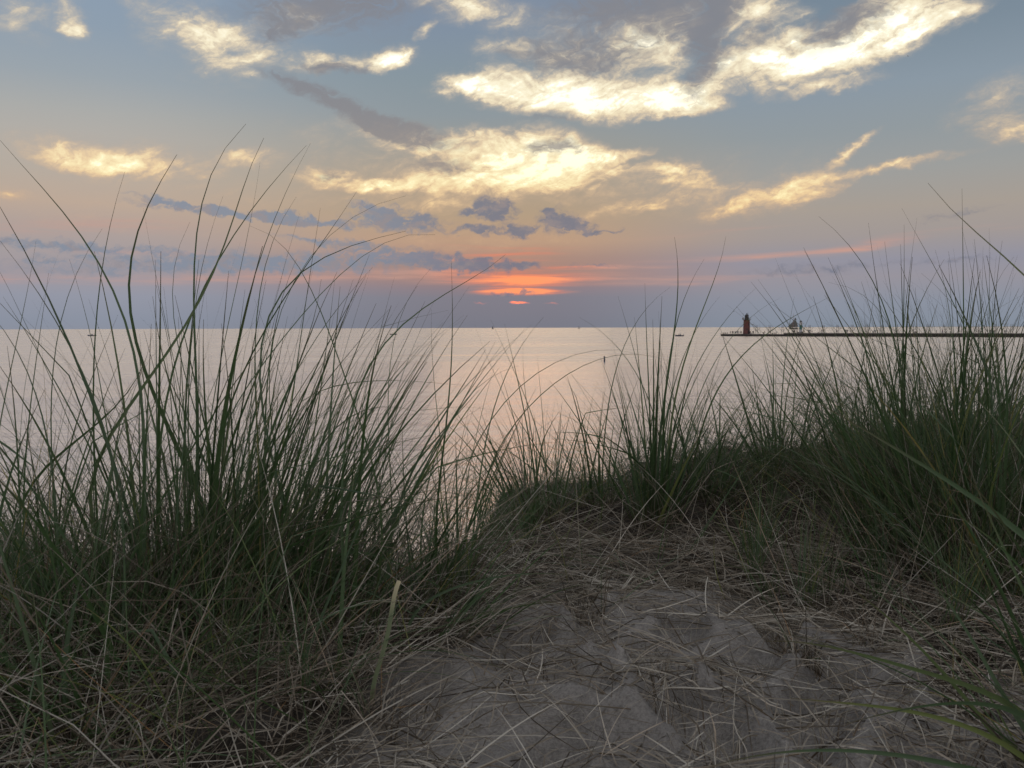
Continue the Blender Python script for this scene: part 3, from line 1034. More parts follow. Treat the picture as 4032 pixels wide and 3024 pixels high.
PEOPLE = [
    (2845, 1.0, 'sit', 'charcoal', 'navy', 'seated person nearest the outer tip of the pier', 2.2, 1),
    (2851, 1.6, 'sit', 'charcoal', 'charcoal', 'hunched seated person in black, second from the pier tip', 2.6, 1.12),
    (2861, 1.2, 'sit', 'brown', 'navy', 'seated person alone between the hunched sitter and the standing row', 3.6, 1),
    (2870.5, 2.2, 'walk', 'olive', 'charcoal', 'standing person in olive at the tip end of the standing row', 2.0, 1.05),
    (2877, 2.5, 'stand', 'brown', 'olive', 'standing person in brown, second of the row left of the lighthouse', 3.0, 1.05),
    (2883.2, 1.4, 'stand', 'charcoal', 'charcoal', 'standing person all in black, third of the row left of the lighthouse', 3.1, 1.02),
    (2889, 2.0, 'stand', 'greycloth', 'navy', 'person in grey standing apart in the middle of the row left of the lighthouse', 3.3, 1.02),
    (2895, 1.5, 'stand', 'denim', 'greycloth', 'person in blue at the left of the tight trio beside the lighthouse', 3.0, .98),
    (2898.6, 1.9, 'walk', 'greycloth', 'denim', 'person in grey in the middle of the tight trio beside the lighthouse', 2.6, .98),
    (2902.6, 1.5, 'point', 'navy', 'charcoal', 'person with a raised arm at the right of the tight trio beside the lighthouse', 2.9, 1.05),
    (2910, 1.8, 'stand', 'olive', 'brown', 'olive clad person left of the pair next to the red tower', 3.0, 1.05),
    (2914, 2.1, 'stand', 'brown', 'olive', 'brown clad person right of the pair next to the red tower', 3.4, 1.03),
    (2949.5, .9, 'stand', 'charcoal', 'charcoal', 'person in black standing just right of the red tower', 2.8, 1.03),
    (2952.5, 1.2, 'stand', 'olive', 'navy', 'person in olive at the elbow of the black clad person right of the tower', 3.4, 1.0),
    (2957.6, .8, 'sit', 'greycloth', 'denim', 'small seated person between the tower and the first trestle', 3.0, .9),
    (2960.8, 1.2, 'point', 'navy', 'charcoal', 'person with hand raised to the face left of the first trestle', 2.6, 1.0),
    (2964.8, 1.0, 'stand', 'denim', 'charcoal', 'blue clad person closest to the first trestle', 3.3, 1.07),
    (3003.5, 1.0, 'sit', 'charcoal', 'brown', 'seated person left of the second trestle', 2.7, 1.15),
    (3008, 1.1, 'stand', 'brown', 'charcoal', 'standing person beside the sitter left of the second trestle', 3.0, .98),
    (3040, 1.0, 'sit', 'charcoal', 'navy', 'seated person left of the trio before the third trestle', 2.8, .95),
    (3047, 1.2, 'sit', 'maroon', 'charcoal', 'seated person in the middle of the trio before the third trestle', 3.3, .95),
    (3053.5, 1.0, 'sit', 'navy', 'navy', 'seated person at the right of the trio before the third trestle', 3.0, 1.1),
    (3116, 1.2, 'stand', 'charcoal', 'charcoal', 'tall person in black below the stern of the sailing ship', 2.9, 1.1),
    (3119.8, 1.8, 'stand', 'maroon', 'navy', 'maroon clad person second in the cluster below the sailing ship', 3.2, .85),
    (3123, 1.3, 'walk', 'navy', 'charcoal', 'navy clad person third in the cluster below the sailing ship', 2.4, .92),
    (3126.2, 1.0, 'stand', 'maroon', 'charcoal', 'maroon clad person at the right of the cluster below the sailing ship', 3.2, .92),
    (3137, .7, 'stand', 'charcoal', 'charcoal', 'person in black furthest left at the foot of the harbour light', 2.6, .8),
    (3140.5, .5, 'sit', 'navy', 'charcoal', 'seated person left of the harbour light plinth', 2.9, .95),
    (3143, 3.6, 'stand', 'brown', 'charcoal', 'person in brown leaning behind the left side of the harbour light', 3.3, 1.1),
    (3157, .6, 'sit', 'charcoal', 'brown', 'seated person right of the harbour light plinth', 3.4, 1.0),
    (3162, 1.2, 'stand', 'brown', 'brown', 'tall brown clad person right of the harbour light', 2.9, 1.08),
    (3180.7, 1.1, 'stand', 'charcoal', 'navy', 'black clad person left of the pair at the trestle beyond the harbour light', 3.0, 1.0),
    (3185, 1.3, 'point', 'denim', 'greycloth', 'blue clad person with bent arm right of the pair beyond the harbour light', 3.3, 1.02),
    (3195, 1.0, 'stand', 'maroon', 'charcoal', 'small lone person in maroon right of the harbour light pair', 3.1, .82),
    (3223, .9, 'sit', 'charcoal', 'charcoal', 'lone seated person left of the sixth trestle', 3.0, .9),
    (3232.7, 1.2, 'walk', 'navy', 'maroon', 'person in navy standing inside the sixth trestle', 2.0, 1.1),
    (3293.5, 1.0, 'walk', 'charcoal', 'charcoal', 'lone black clad walker right of the seventh trestle', 1.8, 1.02),
    (3327.5, 1.0, 'stand', 'charcoal', 'charcoal', 'black clad person left of the trio beside the eighth trestle', 3.0, 1.05),
    (3331, 1.4, 'stand', 'greycloth', 'navy', 'grey clad person in the middle of the trio beside the eighth trestle', 3.0, .95),
    (3334.6, 1.1, 'stand', 'navy', 'denim', 'navy clad person right of the trio beside the eighth trestle', 3.3, 1.05),
    (3435, 1.2, 'sit', 'greycloth', 'white', 'seated person in pale clothes at the left of the group behind the grass', 2.7, 1.1),
    (3439.4, 1.5, 'stand', 'charcoal', 'charcoal', 'black clad person second of the group behind the thin grass', 3.0, .95),
    (3445.6, 1.2, 'stand', 'denim', 'navy', 'blue clad person third of the group behind the thin grass', 3.2, .92),
    (3453, 1.0, 'stand', 'brown', 'navy', 'brown clad person at the right of the group behind the thin grass', 2.9, .98),
    (3601, 1.1, 'sit', 'charcoal', 'charcoal', 'seated person in black left of the pair by the tall right tuft', 2.9, 1.15),
    (3606.5, 1.0, 'sit', 'navy', 'brown', 'seated person in navy right of the pair by the tall right tuft', 3.3, 1.0),
    (3661, 1.1, 'stand', 'navy', 'charcoal', 'lone navy clad person seen through the dense right grass', 3.0, .98),
    (3684.6, 1.2, 'stand', 'greycloth', 'charcoal', 'lone grey clad person seen through the dense right grass', 3.3, .95),
    (3709, 1.0, 'stand', 'maroon', 'navy', 'lone maroon clad person seen through the dense right grass', 2.9, .9),
    (3724, 1.0, 'sit', 'charcoal', 'navy', 'seated person seen through the dense right grass', 3.0, 1.0),
    (3854, 1.1, 'stand', 'olive', 'charcoal', 'lone olive clad person left of the foursome near the right edge', 3.0, .95),
    (3897, 1.2, 'stand', 'navy', 'charcoal', 'navy clad person first of the foursome near the right edge', 3.0, .92),
    (3902, 1.4, 'stand', 'charcoal', 'denim', 'black clad person second of the foursome near the right edge', 3.3, 1.0),
    (3907.5, 1.2, 'stand', 'denim', 'navy', 'blue clad person third of the foursome near the right edge', 2.8, .97),
    (3914, 1.3, 'stand', 'brown', 'charcoal', 'brown clad person last of the foursome near the right edge', 3.1, .95),
    (3954, 1.1, 'stand', 'charcoal', 'charcoal', 'black clad person left of the last pair at the right edge', 3.0, .95),
    (3959.5, 1.2, 'stand', 'greycloth', 'navy', 'grey clad person right of the last pair at the right edge', 3.2, .95),
]
for px, off, pose, top, legs, label, face, sc in PEOPLE:
    person(px, off, pose, top, legs, label, face, sc)


# ---------------------------------------------------------------- boats
def hull_bm(L_, B_, H_, draft, rake=.5, sheer=.25, n=14):
    """rounded hull, bow towards +x, waterline at z = 0"""
    bm = bmesh.new()
    rows = []
    for i in range(n + 1):
        u = i / n
        x = (u - .5) * L_
        w = B_ / 2 * (1 - max(0, (u - .35) / .65) ** 2.2) * (.82 + .18 * min(1, u / .3))
        w = max(w, .02)
        top = H_ + sheer * (2 * abs(u - .42)) ** 2
        xx = x + rake * max(0, u - .75) / .25
        rows.append([bm.verts.new((x, 0, -draft)), bm.verts.new((x, w * .7, -draft * .4)), bm.verts.new((x + (xx - x) * .4, w * .95, top * .3)), bm.verts.new((xx, w, top)),
                     bm.verts.new((xx, w * .86, top)), bm.verts.new((xx, 0, top - .12)),
                     bm.verts.new((xx, -w * .86, top)), bm.verts.new((xx, -w, top)), bm.verts.new((x + (xx - x) * .4, -w * .95, top * .3)), bm.verts.new((x, -w * .7, -draft * .4))])
    for a, b2 in zip(rows, rows[1:]):
        for k in range(10):
            bm.faces.new((a[k], a[(k + 1) % 10], b2[(k + 1) % 10], b2[k]))
    bm.faces.new(rows[0])
    bm.faces.new(rows[-1])
    return bm


def sail_bm(pts, belly=.4, th=.03, n=8):
    """a filled sail from three or four corners (x, z), bellied in y, with thickness"""
    bm = bmesh.new()
    P = [Vector((p[0], 0, p[1])) for p in pts]
    if len(P) == 3:
        P.append(P[2].copy())
    lay = []
    for side in (0, 1):
        g = []
        for i in range(n + 1):
            u = i / n
            row = []
            for j in range(n + 1):
                v = j / n
                a = P[0].lerp(P[1], u)
                c = P[3].lerp(P[2], u)
                p = a.lerp(c, v)
                p.y += belly * math.sin(math.pi * u) * math.sin(math.pi * v) ** .8 + side * th
                row.append(bm.verts.new(p))
            g.append(row)
        lay.append(g)
    for side, g in enumerate(lay):
        for i in range(n):
            for j in range(n):
                f = (g[i][j], g[i + 1][j], g[i + 1][j + 1], g[i][j + 1])
                try:
                    bm.faces.new(f if side else f[::-1])
                except ValueError:
                    pass
    a, c = lay
    ring = [(i, 0) for i in range(n)] + [(n, j) for j in range(n)] + [(n - i, n) for i in range(n)] + [(0, n - j) for j in range(n)]
    for k in range(len(ring)):
        p, q2 = ring[k], ring[(k + 1) % len(ring)]
        bm.faces.new((a[p[0]][p[1]], a[q2[0]][q2[1]], c[q2[0]][q2[1]], c[p[0]][p[1]]))
    bmesh.ops.remove_doubles(bm, verts=bm.verts, dist=.001)
    return bm


def water_pt(px, d):
    v = ray(px, 1300) * d
    return Vector((v.x, d, 0))


# the topsail sloop: bow to the left, seen almost broadside
d_ship = 1700
shp = thing('sailing_ship', 'old fashioned single masted sailing ship under grey sails behind the pier', 'sailing ship', water_pt(3125.5, d_ship), math.pi - R(20))
u_ = d_ship / F_PX      # metres per full-size pixel
bm_obj('hull', hull_bm(15.5, 5.0, 2.6, 1.2, 1.0, .9), M['hull'], shp, False)
bm = bmesh.new()
bar(bm, (1.6, 0, 0), (1.3, 0, 20), .95, seg=8, w2=.7)
bar(bm, (1.3, 0, 18), (1.2, 0, 31), .7, seg=8, w2=.4)
bm_obj('mast', bm, M['wood'], shp)
bm = bmesh.new()
bar(bm, (7.5, 0, 2.9), (13.0, 0, 5.0), .4, seg=8, w2=.2)
bm_obj('bowsprit', bm, M['wood'], shp)
bm = bmesh.new()
bar(bm, (1.2, -5.2, 17.0), (1.6, 5.8, 17.0), .28, seg=8)
bar(bm, (1.2, -3.2, 22.0), (1.6, 3.4, 22.0), .22, seg=8)
bm_obj('yard', bm, M['wood'], shp)
bm = bmesh.new()
bar(bm, (1.0, 0, 4.2), (-8.6, .6, 5.0), .34, seg=8, w2=.2)
bm_obj('boom', bm, M['wood'], shp)
bm = bmesh.new()
bar(bm, (1.0, 0, 15.2), (-3.8, .5, 18.6), .26, seg=8, w2=.16)
bm_obj('gaff', bm, M['wood'], shp)
bm_obj('mainsail', sail_bm([(1.0, 4.6), (-8.3, 5.4), (-3.7, 18.4), (1.0, 15.2)], .9), M['sail'], shp, True)
bm_obj('topsail', sail_bm([(.8, 16.0), (-3.6, 18.9), (-5.4, 19.0), (-2.2, 23.6)], .8), M['sail'], shp, True)
bm_obj('jib', sail_bm([(2.0, 4.8), (12.2, 4.9), (2.0, 15.2)], .7), M['sail'], shp, True)
bm_obj('staysail', sail_bm([(1.9, 3.6), (8.2, 3.6), (1.9, 12.0)], .5), M['sail'], shp, True)
bm = bmesh.new()
for a, c in (((12.9, 0, 5.0), (1.2, 0, 28)), ((8.0, 0, 3.5), (1.3, 0, 19)), ((-.8, 2.3, 2.6), (1.3, 0, 19)), ((-.8, -2.3, 2.6), (1.3, 0, 19)), ((.4, 2.4, 2.6), (1.3, 0, 19)), ((.4, -2.4, 2.6), (1.3, 0, 19)), ((-8.5, .6, 5.0), (1.2, 0, 26))):
    bar(bm, a, c, .10)
bm_obj('rigging', bm, M['black'], shp)


def sailboat(px, d, rz, h, label, two=True):
    t = thing('sailboat', label, 'sailboat', water_pt(px, d), rz, 'small sailboats on the horizon')
    bm_obj('hull', hull_bm(7.2, 2.4, 1.1, .4, .5, .3, 10), M['hullblue'], t)
    bm = bmesh.new()
    bar(bm, (.4, 0, .8), (.4, 0, h), .22, seg=6, w2=.12)
    bm_obj('mast', bm, M['steel'], t)
    bm_obj('mainsail', sail_bm([(.3, 1.9), (-3.3, 2.0), (.3, h * .97)], .35), M['sail'], t, True)
    if two:
        bm_obj('headsail', sail_bm([(.5, 1.5), (3.6, 1.3), (.5, h * .88)], .9), M['sail'], t, True)
    return t


sailboat(1940, 2700, R(35), 11.2, 'small sailboat with two full sails on the horizon left of the sun path')
sailboat(2279, 2700, R(200), 9.6, 'smaller sailboat with narrow sail on the horizon right of the sun path', False)


def motorboat(px, d, rz, L_, label, crew, console, outboard=True):
    t = thing('motorboat', label, 'motorboat', water_pt(px, d), rz, 'small fishing boats off the beach')
    bm_obj('hull', hull_bm(L_, 1.9, .62, .25, .55, .28, 12), M['hullblue'], t)
    if console:
        bm = bmesh.new()
        box(bm, (-.3, 0, .85), (.8, .8, .75))
        bar(bm, (.0, -.4, 1.2), (-.2, -.4, 1.65), .07)
        bar(bm, (.0, .4, 1.2), (-.2, .4, 1.65), .07)
        box(bm, (-.1, 0, 1.45), (.06, .8, .4), 0, 0, Matrix.Rotation(R(-25), 4, 'Y'))
        bm_obj('console', bm, M['greycloth'], t)
    bm = bmesh.new()
    box(bm, (-L_ / 2 - .12, 0, .75), (.42, .36, .48))
    bar(bm, (-L_ / 2 - .1, 0, .55), (-L_ / 2 - .16, 0, -.4), .16)
    bm_obj('outboard_motor', bm, M['black'], t)
    for k, (x, pose, top, lab) in enumerate(crew):
        key = (pose, top, 'navy')
        if key not in PM:
            PM[key] = person_mesh('person', *key)
        o = bpy.data.objects.new('person', PM[key])
        COL.objects.link(o)
        p = Matrix.Rotation(rz, 4, 'Z') @ Vector((x, 0, .42 if pose == 'sit' else .2))
        o.location = t.location + p
        o.rotation_euler = (0, 0, rz + math.pi / 2)
        tag(o, lab, 'person', 'people in the small boats')
    return t


motorboat(2676, 490, R(172), 4.4, 'dark open motorboat left of the pier tip carrying two people', [(-.7, 'sit', 'charcoal', 'person at the stern of the motorboat left of the pier tip'), (.5, 'sit', 'charcoal', 'person amidships in the motorboat left of the pier tip')], True)
motorboat(361, 625, R(176), 6.0, 'low blue open motorboat behind the left grass tufts', [(.35, 'sit', 'charcoal', 'lone person sitting in the motorboat behind the left grass')], True)
motorboat(1548, 650, R(8), 4.6, 'pale motorboat between the left grass and the sun path', [(-.3, 'sit', 'brown', 'lone person sitting in the motorboat near the sun path')], False)

# marker post out in the water
d_b = 130
bp_ = water_pt(2380.6, d_b)
by = thing('marker_buoy', 'dark upright spar buoy alone on the open water', 'buoy', bp_)
bm = bmesh.new()
lathe(bm, [(.115, -.5), (.118, .92), (.108, .97), (0, .98)], 14)
bm_obj('spar', bm, M['navy'], by, True)
bm = bmesh.new()
lathe(bm, [(.122, .58), (.122, .80)], 14)
bm_obj('upper_band', bm, M['greycloth'], by, True)
bm = bmesh.new()
lathe(bm, [(.124, -.05), (.124, .10)], 14)
bm_obj('waterline_band', bm, M['white'], by, True)


# gulls
def gull(px, py, d, span, label, rz):
    o = thing('gull', label, 'bird', at(px, py, d), rz, 'gulls flying over the lake')
    bm = bmesh.new()
    for k in range(8):
        pass
    lathe(bm, [(0, -.19), (.035, -.14), (.055, -.02), (.045, .08), (.03, .15), (.022, .19), (0, .22)], 10)
    bmesh.ops.rotate(bm, verts=bm.verts, cent=(0, 0, 0), matrix=Matrix.Rotation(R(-90), 3, 'X'))
    bmesh.ops.scale(bm, verts=bm.verts, vec=(1, span / 1.2, 1))
    bm_obj('body', bm, M['bird'], o, True)
    for sg in (-1, 1):
        bm = bmesh.new()
        h = span / 2
        a = [bm.verts.new((sg * .03, .08, .02)), bm.verts.new((sg * h * .45, .10, h * .20)), bm.verts.new((sg * h, -.04, h * .10)), bm.verts.new((sg * h * .45, -.06, h * .18)), bm.verts.new((sg * .03, -.10, .02))]
        c = [bm.verts.new(v.co + Vector((0, 0, .015))) for v in a]
        bm.faces.new(a)
        bm.faces.new(c[::-1])
        for k in range(5):
            bm.faces.new((a[k], a[(k + 1) % 5], c[(k + 1) % 5], c[k]))
        bm_obj('wing', bm, M['bird'], o)


gull(2890, 1227, 330, 1.25, 'dark gull flying low just left of the lighthouse lantern', 1.2)
gull(3575, 221, 260, .9, 'tiny dark gull high in the sky near the bright cloud streak', .6)



# ---------------------------------------------------------------- beach grass
class Blades:
    """collects blade centre lines and turns them into folded, tapering leaf ribbons"""

    def __init__(self):
        self.V, self.Q, self.T, self.A, self.n = [], [], [], [], 0

    def add(self, C, width, tone, taper=.75, cut=False, face=None):
        """C: (N, S, 3) centre lines root to tip; width, tone: (N,)"""
        N_, S_, _ = C.shape
        if N_ == 0:
            return
        width = np.broadcast_to(np.asarray(width, dtype=float), (N_,))
        tone = np.broadcast_to(np.asarray(tone, dtype=float), (N_,))
        Tn = np.gradient(C, axis=1)
        Tn /= np.linalg.norm(Tn, axis=2, keepdims=True) + 1e-9
        ref = rng.normal(size=(N_, 1, 3)) if face is None else np.broadcast_to(np.asarray(face, dtype=float), (N_, 1, 3))
        side = np.cross(Tn, ref)
        side /= np.linalg.norm(side, axis=2, keepdims=True) + 1e-9
        nor = np.cross(side, Tn)
        t = np.linspace(0, 1, S_)
        prof = np.ones(S_) if cut else np.maximum(.07, (1 - t) ** taper) * np.minimum(1, .70 + 1.6 * t)
        w = width[:, None, None] * prof[None, :, None] * .5
        a = C - side * w + nor * w * .45
        b = C
        c = C + side * w + nor * w * .45
        V = np.stack([a, b, c], 2).reshape(-1, 3)
        base = (np.arange(N_) * S_ * 3)[:, None, None]
        k = (np.arange(S_ - 1) * 3)[None, :, None]
        o = np.array([[0, 1, 4, 3], [1, 2, 5, 4]])
        Q = (base[..., None] + k[..., None] + o[None, None]).reshape(-1, 4) + self.n
        self.V.append(V)
        self.Q.append(Q)
        self.T.append(np.repeat(tone, S_ * 3))
        self.A.append(np.tile(np.repeat(t, 3), N_))
        self.n += len(V)

    def build(self, name, m, parent=None, origin=(0, 0, 0)):
        V = np.concatenate(self.V) - np.asarray(origin)
        me = np_mesh(name, V, np.concatenate(self.Q))
        for nm_, d in (('tone', self.T), ('along', self.A)):
            a = me.attributes.new(nm_, 'FLOAT', 'POINT')
            a.data.foreach_set('value', np.concatenate(d).astype(np.float32))
        me.polygons.foreach_set('use_smooth', np.ones(len(me.polygons), dtype=bool))
        return mesh_obj(name, me, m, parent)


def grow(bx, by, L_, th0, th1, phi, S_=9, kink=.0, curl=.25, sink=.01, power=1.4):
    """centre lines grown from the ground: leaning th0 at the root, th1 at the tip, towards compass phi"""
    n = len(bx)
    t = np.linspace(0, 1, S_)
    th = th0[:, None] + (th1 - th0)[:, None] * t[None] ** power
    if kink:
        kk = rng.random(n) < kink
        tk = rng.uniform(.3, .75, n)
        th = th + (kk * rng.uniform(.3, 1.0, n))[:, None] * (t[None] > tk[:, None])
    ph = phi[:, None] + (rng.normal(0, curl, n))[:, None] * t[None]
    d = np.stack([np.sin(th) * np.cos(ph), np.sin(th) * np.sin(ph), np.cos(th)], -1)
    step = (L_ / (S_ - 1))[:, None, None]
    P = np.concatenate([np.zeros((n, 1, 3)), np.cumsum(d[:, :-1] * step, 1)], 1)
    P[..., 0] += bx[:, None]
    P[..., 1] += by[:, None]
    P[..., 2] += (ground_full(bx, by) - sink)[:, None]
    # keep drooping leaves above the sand
    gz = ground(P[..., 0], P[..., 1]) + .006 + rng.uniform(0, .02, n)[:, None]
    P[:, 1:, 2] = np.maximum(P[:, 1:, 2], gz[:, 1:])
    return P


def smooth_line(pts, S_=16):
    """a clean cubic arc fitted through the given points, S_ samples"""
    P = np.array(pts, dtype=float)
    u = np.concatenate([[0], np.cumsum(np.linalg.norm(np.diff(P, axis=0), axis=1))])
    u /= u[-1]
    deg = min(3 if len(P) < 6 else 4, len(P) - 1)
    wts = np.ones(len(P))
    wts[0] = wts[-1] = 5
    s_ = np.linspace(0, 1, S_)
    return np.stack([np.polyval(np.polyfit(u, P[:, k], deg, w=wts), s_) for k in range(3)], -1)


def gxy(dx, d):
    return ray(dx * D2F, 1300).x * d, d


def leaf_line(tip_first, base_dx, d, dtip=0.0, S_=16):
    """one long leaf: display-pixel waypoints from the tip down, rooted in the sand at distance d"""
    n = len(tip_first)
    pts = []
    for k, (x, y) in enumerate(tip_first):
        f = 1 - k / n
        v = at(x * D2F, y * D2F, d + dtip * f)
        pts.append((v.x, v.y, v.z))
    x0, y0 = gxy(base_dx, d)
    pts.append((x0, y0, float(ground_full(np.array(x0), np.array(y0))) - .01))
    return smooth_line(pts[::-1], S_)


def tuft(label, dx, d, r, wide, thin, dry, Lr, lean=(0.0, 0.0), spread=.30, heroes=(), wmul=1.0, droop=.5, htone=.35, dryheroes=(), name='beach_grass_tuft', group='tufts of beach grass on the dune'):
    """one tussock: green leaves, withered leaves; heroes are long leaves with waypoints (waypoints, base_dx, width mm, tip depth offset)"""
    x0, y0 = gxy(dx, d)
    z0 = float(ground(np.array(x0), np.array(y0)))
    t = thing(name, label, 'beach grass', (x0, y0, z0), 0, group)
    g, w_ = Blades(), Blades()

    def roots(n):
        a = rng.uniform(0, 2 * np.pi, n)
        q_ = np.sqrt(rng.random(n)) * r
        return x0 + q_ * np.cos(a), y0 + q_ * np.sin(a) * .8, a, q_

    def lot(B, n, L0, L1, sp, wid, tone, S_=9, bend=(.1, .7), kink=.03):
        if not n:
            return
        bx, by, a, q_ = roots(n)
        # lean outwards from the middle of the tuft plus the wind
        vx = lean[0] + np.cos(a) * (q_ / r) * .28 + rng.normal(0, sp, n)
        vy = lean[1] + np.sin(a) * (q_ / r) * .28 + rng.normal(0, sp, n)
        th = np.arctan(np.hypot(vx, vy))
        B.add(grow(bx, by, rng.uniform(L0, L1, n) * (1 - .15 * rng.random(n)), th, th + rng.uniform(*bend, n) * droop * 2, np.arctan2(vy, vx), S_, kink), wid(n), tone(n))
    lot(g, wide, Lr[0], Lr[1], spread * .72, lambda n: rng.uniform(.0052, .0120, n) * wmul, lambda n: np.clip(rng.normal(.38, .22, n), 0, 1), 11, (.0, .5), .11)
    lot(g, int(thin * 1.25), Lr[0] * .6, Lr[1] * .95, spread * 1.3, lambda n: rng.uniform(.0016, .0036, n) * wmul, lambda n: np.clip(rng.normal(.42, .25, n), 0, 1), 9, (.1, 1.1))
    lot(w_, dry // 2, Lr[0] * .30, Lr[1] * .62, spread * 2.2, lambda n: rng.uniform(.0018, .0042, n) * wmul, lambda n: rng.random(n) ** 1.5, 8, (.1, 1.3), .15)
    lot(w_, dry - dry // 2, Lr[0] * .40, Lr[1] * .80, spread * 1.25, lambda n: rng.uniform(.0018, .0042, n) * wmul, lambda n: rng.random(n) ** 1.5, 8, (.1, 1.3), .15)
    for pts, bdx, wmm, dt in heroes:
        c = leaf_line(pts, bdx, d + rng.uniform(-.4, .4) * r, dt, 18)
        face = np.array([[rng.normal(0, .5), -1.0, rng.normal(0, .3)]])
        g.add(c[None], 1.75 * wmul * wmm / 1000.0, np.clip(rng.normal(htone, .16), 0, 1), .8, face=face)
    for pts, bdx, wmm, dt in dryheroes:
        c = leaf_line(pts, bdx, d, dt, 16)
        w_.add(c[None], wmm / 1000.0, rng.uniform(.6, .92), .5, face=np.array([[.2, -1.0, .2]]))
    if g.n:
        g.build('green_leaves', M['leaf'], t, (x0, y0, z0))
    if w_.n:
        w_.build('withered_leaves', M['dry'], t, (x0, y0, z0))
    return t


H = lambda *p: list(p)
# long leaves, from the tip down
far_left = [
    (H((78, 520), (65, 600), (45, 700), (20, 820)), 0, 7, .1), (H((0, 520), (75, 625), (135, 713), (175, 800)), 215, 4, -.1), (H((105, 590), (92, 680), (75, 800)), 60, 3, .1),
    (H((-60, 640), (20, 730), (70, 830)), 110, 4, 0), (H((130, 540), (95, 640), (70, 740)), 50, 2.4, .1),
]
second = [
    (H((0, 303), (130, 450), (222, 587), (267, 682), (300, 825)), 335, 5.5, .15), (H((221, 494), (155, 615), (132, 700), (115, 800)), 95, 4.5, -.1), (H((270, 370), (235, 500), (215, 625), (207, 710)), 200, 4.2, .1),
    (H((310, 450), (330, 560), (355, 680)), 400, 3.2, .1), (H((255, 680), (205, 800), (170, 900)), 150, 4, 0), (H((150, 560), (190, 700), (220, 850)), 250, 2.6, .1),
    (H((330, 720), (270, 840), (220, 920), (120, 985)), 60, 5, -.15),
]
main = [
    (H((382, 334), (330, 440), (285, 525), (276, 560), (290, 660), (307, 790)), 345, 8, .1), (H((531, 268), (457, 377), (437, 435), (422, 545), (420, 690)), 412, 6, .1), (H((570, 298), (530, 395), (500, 480), (470, 570), (425, 660)), 395, 6, .15),
    (H((662, 314), (550, 445), (485, 540), (430, 645)), 395, 5, .2), (H((671, 309), (620, 415), (565, 545), (530, 675)), 480, 5.5, .15), (H((562, 350), (545, 460), (525, 555), (505, 650)), 475, 6, .05),
    (H((567, 532), (537, 650), (520, 713), (490, 860)), 465, 10.5, -.05), (H((482, 423), (445, 540), (425, 640)), 400, 3, .1), (H((640, 425), (590, 520), (560, 640)), 520, 3.5, .1), (H((410, 480), (380, 560), (375, 680)), 390, 3.4, .05),
    (H((430, 560), (415, 700), (405, 820)), 420, 6, .05), (H((330, 640), (350, 760), (380, 880)), 420, 6, .05), (H((600, 700), (560, 800), (520, 900)), 480, 7, .0), (H((440, 690), (440, 800), (445, 900)), 450, 8, 0),
]
fourth = [
    (H((877, 423), (780, 455), (710, 520), (645, 585), (600, 700)), 560, 3.8, .15), (H((770, 414), (735, 485), (645, 580), (590, 690)), 545, 4, .1), (H((877, 499), (760, 535), (645, 583), (585, 690), (560, 780)), 530, 5, .1),
    (H((940, 507), (870, 507), (800, 545), (725, 605), (655, 675), (590, 760)), 550, 4.6, .2), (H((540, 488), (600, 520), (650, 585), (700, 690), (740, 800)), 770, 3.2, .2), (H((805, 577), (750, 640), (695, 713)), 600, 3, .1),
    (H((845, 660), (817, 749), (787, 915)), 745, 9, -.1), (H((1092, 550), (1040, 587), (950, 645), (864, 705), (804, 782)), 690, 5, .2), (H((694, 603), (680, 680), (655, 760)), 610, 5, 0), (H((640, 560), (605, 660), (585, 760)), 555, 4, .1),
    (H((700, 780), (650, 860), (610, 950)), 580, 7, 0), (H((905, 890), (800, 885), (730, 915), (680, 990)), 640, 4, -.1),
]
fifth = [
    (H((975, 565), (977, 665), (976, 782), (967, 882), (961, 949)), 967, 5, .05), (H((1049, 755), (997, 832), (950, 915), (887, 1022)), 850, 7, -.05), (H((1174, 685), (1097, 795), (1070, 882), (1037, 1015)), 1000, 4.2, .15),
    (H((930, 580), (880, 650), (850, 740)), 800, 2.6, .1), (H((852, 598), (825, 700), (800, 800)), 790, 2.4, .1), (H((1030, 835), (920, 830), (830, 815), (760, 830)), 700, 3, .1), (H((1000, 690), (940, 740), (880, 830)), 800, 2.6, .1),
    (H((932, 667), (933, 760), (943, 880)), 950, 3, 0), (H((1120, 790), (1040, 830), (980, 900)), 920, 3, .1),
]
mound_a = [
    (H((1382, 765), (1310, 758), (1204, 778), (1120, 835), (1070, 902), (1010, 1000)), 985, 3.6, .1), (H((1440, 778), (1324, 771), (1220, 805), (1154, 875), (1080, 960)), 1040, 3.6, .2), (H((1060, 690), (1110, 800), (1150, 900)), 1185, 3, .1),
    (H((1090, 700), (1120, 830), (1140, 930)), 1165, 4.5, .0), (H((1025, 700), (1065, 800), (1100, 880)), 1150, 2.4, .1), (H((1130, 745), (1135, 850), (1150, 950)), 1160, 4, 0),
]
mound_c = [
    (H((1457, 512), (1463, 590), (1466, 625), (1456, 713), (1440, 830)), 1425, 7, .05), (H((1568, 511), (1556, 565), (1531, 635), (1506, 700), (1470, 810)), 1430, 6, .1), (H((1521, 560), (1486, 625), (1461, 700)), 1425, 4.5, .1),
    (H((1393, 612), (1396, 710), (1400, 810)), 1412, 5, 0), (H((1448, 620), (1396, 665), (1366, 713), (1330, 800)), 1300, 3.6, .1), (H((1252, 686), (1304, 722), (1347, 765), (1387, 832)), 1430, 4, .1), (H((1430, 640), (1425, 740), (1420, 850)), 1418, 8, 0),
    (H((1410, 690), (1412, 800)), 1410, 7, 0), (H((1555, 640), (1500, 720), (1460, 820)), 1440, 4, .1), (H((1335, 640), (1370, 760), (1395, 870)), 1410, 4, .1),
]
